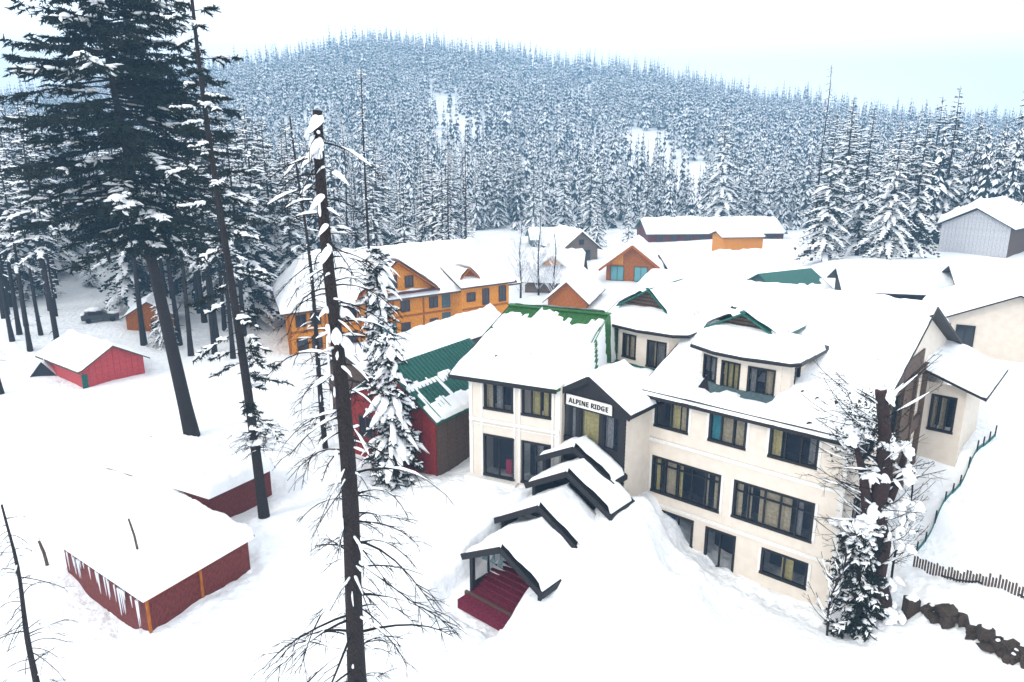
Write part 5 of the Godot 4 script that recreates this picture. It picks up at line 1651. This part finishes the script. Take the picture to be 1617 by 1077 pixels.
# ---------------------------------------------------------------- fences, stones, car
func details() -> void:
	var g := RandomNumberGenerator.new(); g.seed = 8
	# picket fence on the right
	var a := Vector3(22.5, 0, -36.3); var b := Vector3(27.2, 0, -29.6)
	var o := thing("picket_fence", "line of thin dark pickets half drowned in snow on the right", "fence", on_ground(a.x, a.z), 0.0)
	var inv := -o.position
	var n := 56
	for i in n:
		var p := a.lerp(b, i / (n - 1.0))
		p = on_ground(p.x, p.z) + inv
		var hh := g.randf_range(0.5, 0.75)
		var mb := MB.new()
		var d := (b - a).normalized() * 0.03
		mb.hexa([p - d + Vector3(0.01, -0.4, 0.01), p + d + Vector3(0.01, -0.4, 0.01), p + d + Vector3(-0.02, -0.4, -0.02), p - d + Vector3(-0.02, -0.4, -0.02)], [p - d + Vector3(0.01, hh, 0.01), p + d + Vector3(0.01, hh, 0.01), p + d + Vector3(-0.02, hh + 0.03, -0.02), p - d + Vector3(-0.02, hh + 0.03, -0.02)])
		part("picket", mb, M.brown_wood, o)
	for q in [[0.18, 0.42], [0.62, 0.95]]:
		var rl := MB.new()
		var steps := 8
		for i in steps:
			var p := a.lerp(b, lerpf(q[0], q[1], float(i) / steps)); var p2 := a.lerp(b, lerpf(q[0], q[1], float(i + 1) / steps))
			rl.bar(on_ground(p.x, p.z, 0.1) + inv, on_ground(p2.x, p2.z, 0.1) + inv, 0.05, 0.08)
		part("rail", rl, M.black_wood, o)
	# netted rail along the lane
	var la := Vector3(23.5, 0, -37.9); var lb := Vector3(33.6, 0, -47.4)
	o = thing("lane_fence", "dark teal netting rail climbing beside the lane right of the hotel", "fence", on_ground(la.x, la.z), 0.0)
	inv = -o.position
	for i in 11:
		var p := la.lerp(lb, i / 10.0)
		var pp := on_ground(p.x, p.z) + inv
		var ps := MB.new()
		ps.tube([pp + Vector3(0, -0.4, 0), pp + Vector3(0.03, 0.75 + g.randf_range(-0.1, 0.1), 0)], [0.05, 0.045], 6)
		part("post", ps, M.black_wood, o)
		if i < 10:
			var p2 := la.lerp(lb, (i + 1) / 10.0)
			var nt := MB.new()
			var rows := [[], [], []]
			for m in 9:
				var q := p.lerp(p2, m / 8.0)
				var gq := on_ground(q.x, q.z) + inv
				var sag := 0.12 * sin(PI * m / 8.0)
				var top := 0.34 - sag + g.randf_range(-0.05, 0.05)
				rows[0].append(gq + Vector3(0.03, -0.05, 0.03)); rows[1].append(gq + Vector3(0.0, top * 0.5, 0)); rows[2].append(gq + Vector3(0, top, 0))
			nt.grid(rows)
			part("net", nt, M.net, o)
	# tumbled stone wall at the lower right
	o = thing("stone_wall", "tumbled dark stone wall showing through the snow at the lower right", "wall", on_ground(20.2, -32.3), 0.0)
	inv = -o.position
	var gate := MB.new()
	gate.box(-0.32, 0.32, -0.4, 1.0, -0.25, 0.25)
	part("gate_post", gate, M.stone, o)
	var gs := MB.new()
	blob(gs, Vector3(0, 1.0, 0), Vector3(0.4, 0.14, 0.33), 3)
	part("snow_cap", gs, M.snow, o)
	var caps := MB.new()
	for i in 58:
		var t := g.randf()
		var p := Vector3(20.6, 0, -32.0).lerp(Vector3(24.0, 0, -26.9), t)
		if t > 0.27 and t < 0.36: continue
		var up := g.randf_range(-0.1, 0.6) * (0.5 + 0.8 * sin(t * 9.0) ** 2)
		var s := Vector3(g.randf_range(0.16, 0.42), g.randf_range(0.14, 0.34), g.randf_range(0.16, 0.36))
		var pp := on_ground(p.x + g.randf_range(-0.25, 0.25), p.z + g.randf_range(-0.25, 0.25), up) + inv
		var st := MB.new()
		var rows := []
		for j in 6:
			var bb := -PI / 2 + PI * j / 5.0
			var row := []
			for k in 8:
				var aa := -TAU * k / 7.0
				var dd := Vector3(cos(aa) * cos(bb), sin(bb), sin(aa) * cos(bb))
				var e := 1.0 + 1.1 * fine.get_noise_3d(dd.x * 45.0 + i * 40.0, dd.y * 45.0, dd.z * 45.0)
				dd = Vector3(signf(dd.x) * pow(absf(dd.x), 0.6), signf(dd.y) * pow(absf(dd.y), 0.7), signf(dd.z) * pow(absf(dd.z), 0.6))
				row.append(pp + dd * s * e)
			rows.append(row)
		for j in 5:
			for k in 7: st.quad(rows[j][k], rows[j][k + 1], rows[j + 1][k + 1], rows[j + 1][k])
		part("stone", st, M.stone, o)
		if g.randf() < 0.45: blob(caps, pp + Vector3(0, s.y * 0.9, 0), Vector3(s.x * 0.6, 0.09, s.z * 0.6), i)
	part("snow_cap", caps, M.snow, o)
	# dry stone bank below the cream house
	o = thing("stone_bank", "dry stone retaining bank below the cream house at right", "wall", Vector3(39.6, 4.0, -52.6), 0.0)
	for i in 60:
		var t := g.randf()
		var p := Vector3(0, 0, 0).lerp(Vector3(7.5, 0.2, 5.2), t) + Vector3(0, g.randf_range(0.2, 1.9), 0)
		var st := MB.new()
		blob(st, p + Vector3(g.randf_range(-0.2, 0.2), 0, g.randf_range(-0.2, 0.2)), Vector3(g.randf_range(0.25, 0.55), g.randf_range(0.14, 0.26), 0.3), i + 400, 7, 4)
		part("stone", st, M.stone, o)
	var bs := MB.new()
	bs.hexa([Vector3(-0.2, -1, 0.2), Vector3(7.4, -1, 5.4), Vector3(7.8, -1, 4.8), Vector3(0.2, -1, -0.4)], [Vector3(-0.1, 1.8, 0.1), Vector3(7.5, 1.9, 5.2), Vector3(8.2, 2.0, 4.2), Vector3(0.6, 1.9, -1.0)])
	part("earth_core", bs, M.stone, o)
	var bsn := MB.new()
	snow_quad(bsn, Vector3(-0.4, 1.75, 0.2), Vector3(7.4, 1.85, 5.4), Vector3(8.6, 2.2, 3.6), Vector3(0.8, 2.1, -1.6), 0.4, [true, true, true, true], 0.3)
	part("snow_cover", bsn, M.snow, o)
	# snowed in car in the ride
	o = thing("parked_car", "dark car under snow parked in the clearing at far left", "car", on_ground(-53.0, -91.5), 0.5)
	var cb := MB.new()
	var prof := [Vector2(-2.1, 0.35), Vector2(2.1, 0.35), Vector2(2.15, 0.75), Vector2(1.9, 0.95), Vector2(0.9, 1.0), Vector2(0.4, 1.5), Vector2(-1.3, 1.52), Vector2(-1.9, 1.05), Vector2(-2.15, 0.9)]
	for k in prof.size():
		var p: Vector2 = prof[k]; var q: Vector2 = prof[(k + 1) % prof.size()]
		cb.quad(Vector3(p.x, p.y, 0.8), Vector3(p.x, p.y, -0.8), Vector3(q.x, q.y, -0.8), Vector3(q.x, q.y, 0.8))
	for z in [0.8, -0.8]:
		for k in range(1, prof.size() - 1): cb.tri(Vector3(prof[0].x, prof[0].y, z), Vector3(prof[k].x, prof[k].y, z), Vector3(prof[k + 1].x, prof[k + 1].y, z))
	part("body", cb, M.car_paint, o)
	for z in [0.78, -0.78]:
		for x in [-1.35, 1.35]:
			var w := MB.new()
			w.tube([Vector3(x, 0.33, z - 0.1), Vector3(x, 0.33, z + 0.1)], [0.33, 0.33], 12)
			part("wheel", w, M.frame, o)
		var gl := MB.new()
		gl.box(-1.3, 0.35, 1.02, 1.42, z * 1.03 - 0.01, z * 1.03 + 0.01)
		part("side_window", gl, M.dark_pane, o)
	var cs := MB.new()
	blob(cs, Vector3(-0.45, 1.48, 0), Vector3(1.15, 0.5, 0.95), 5); blob(cs, Vector3(1.4, 0.97, 0), Vector3(0.8, 0.28, 0.8), 6); blob(cs, Vector3(-1.95, 1.05, 0), Vector3(0.3, 0.2, 0.75), 7)
	part("snow", cs, M.snow, o)
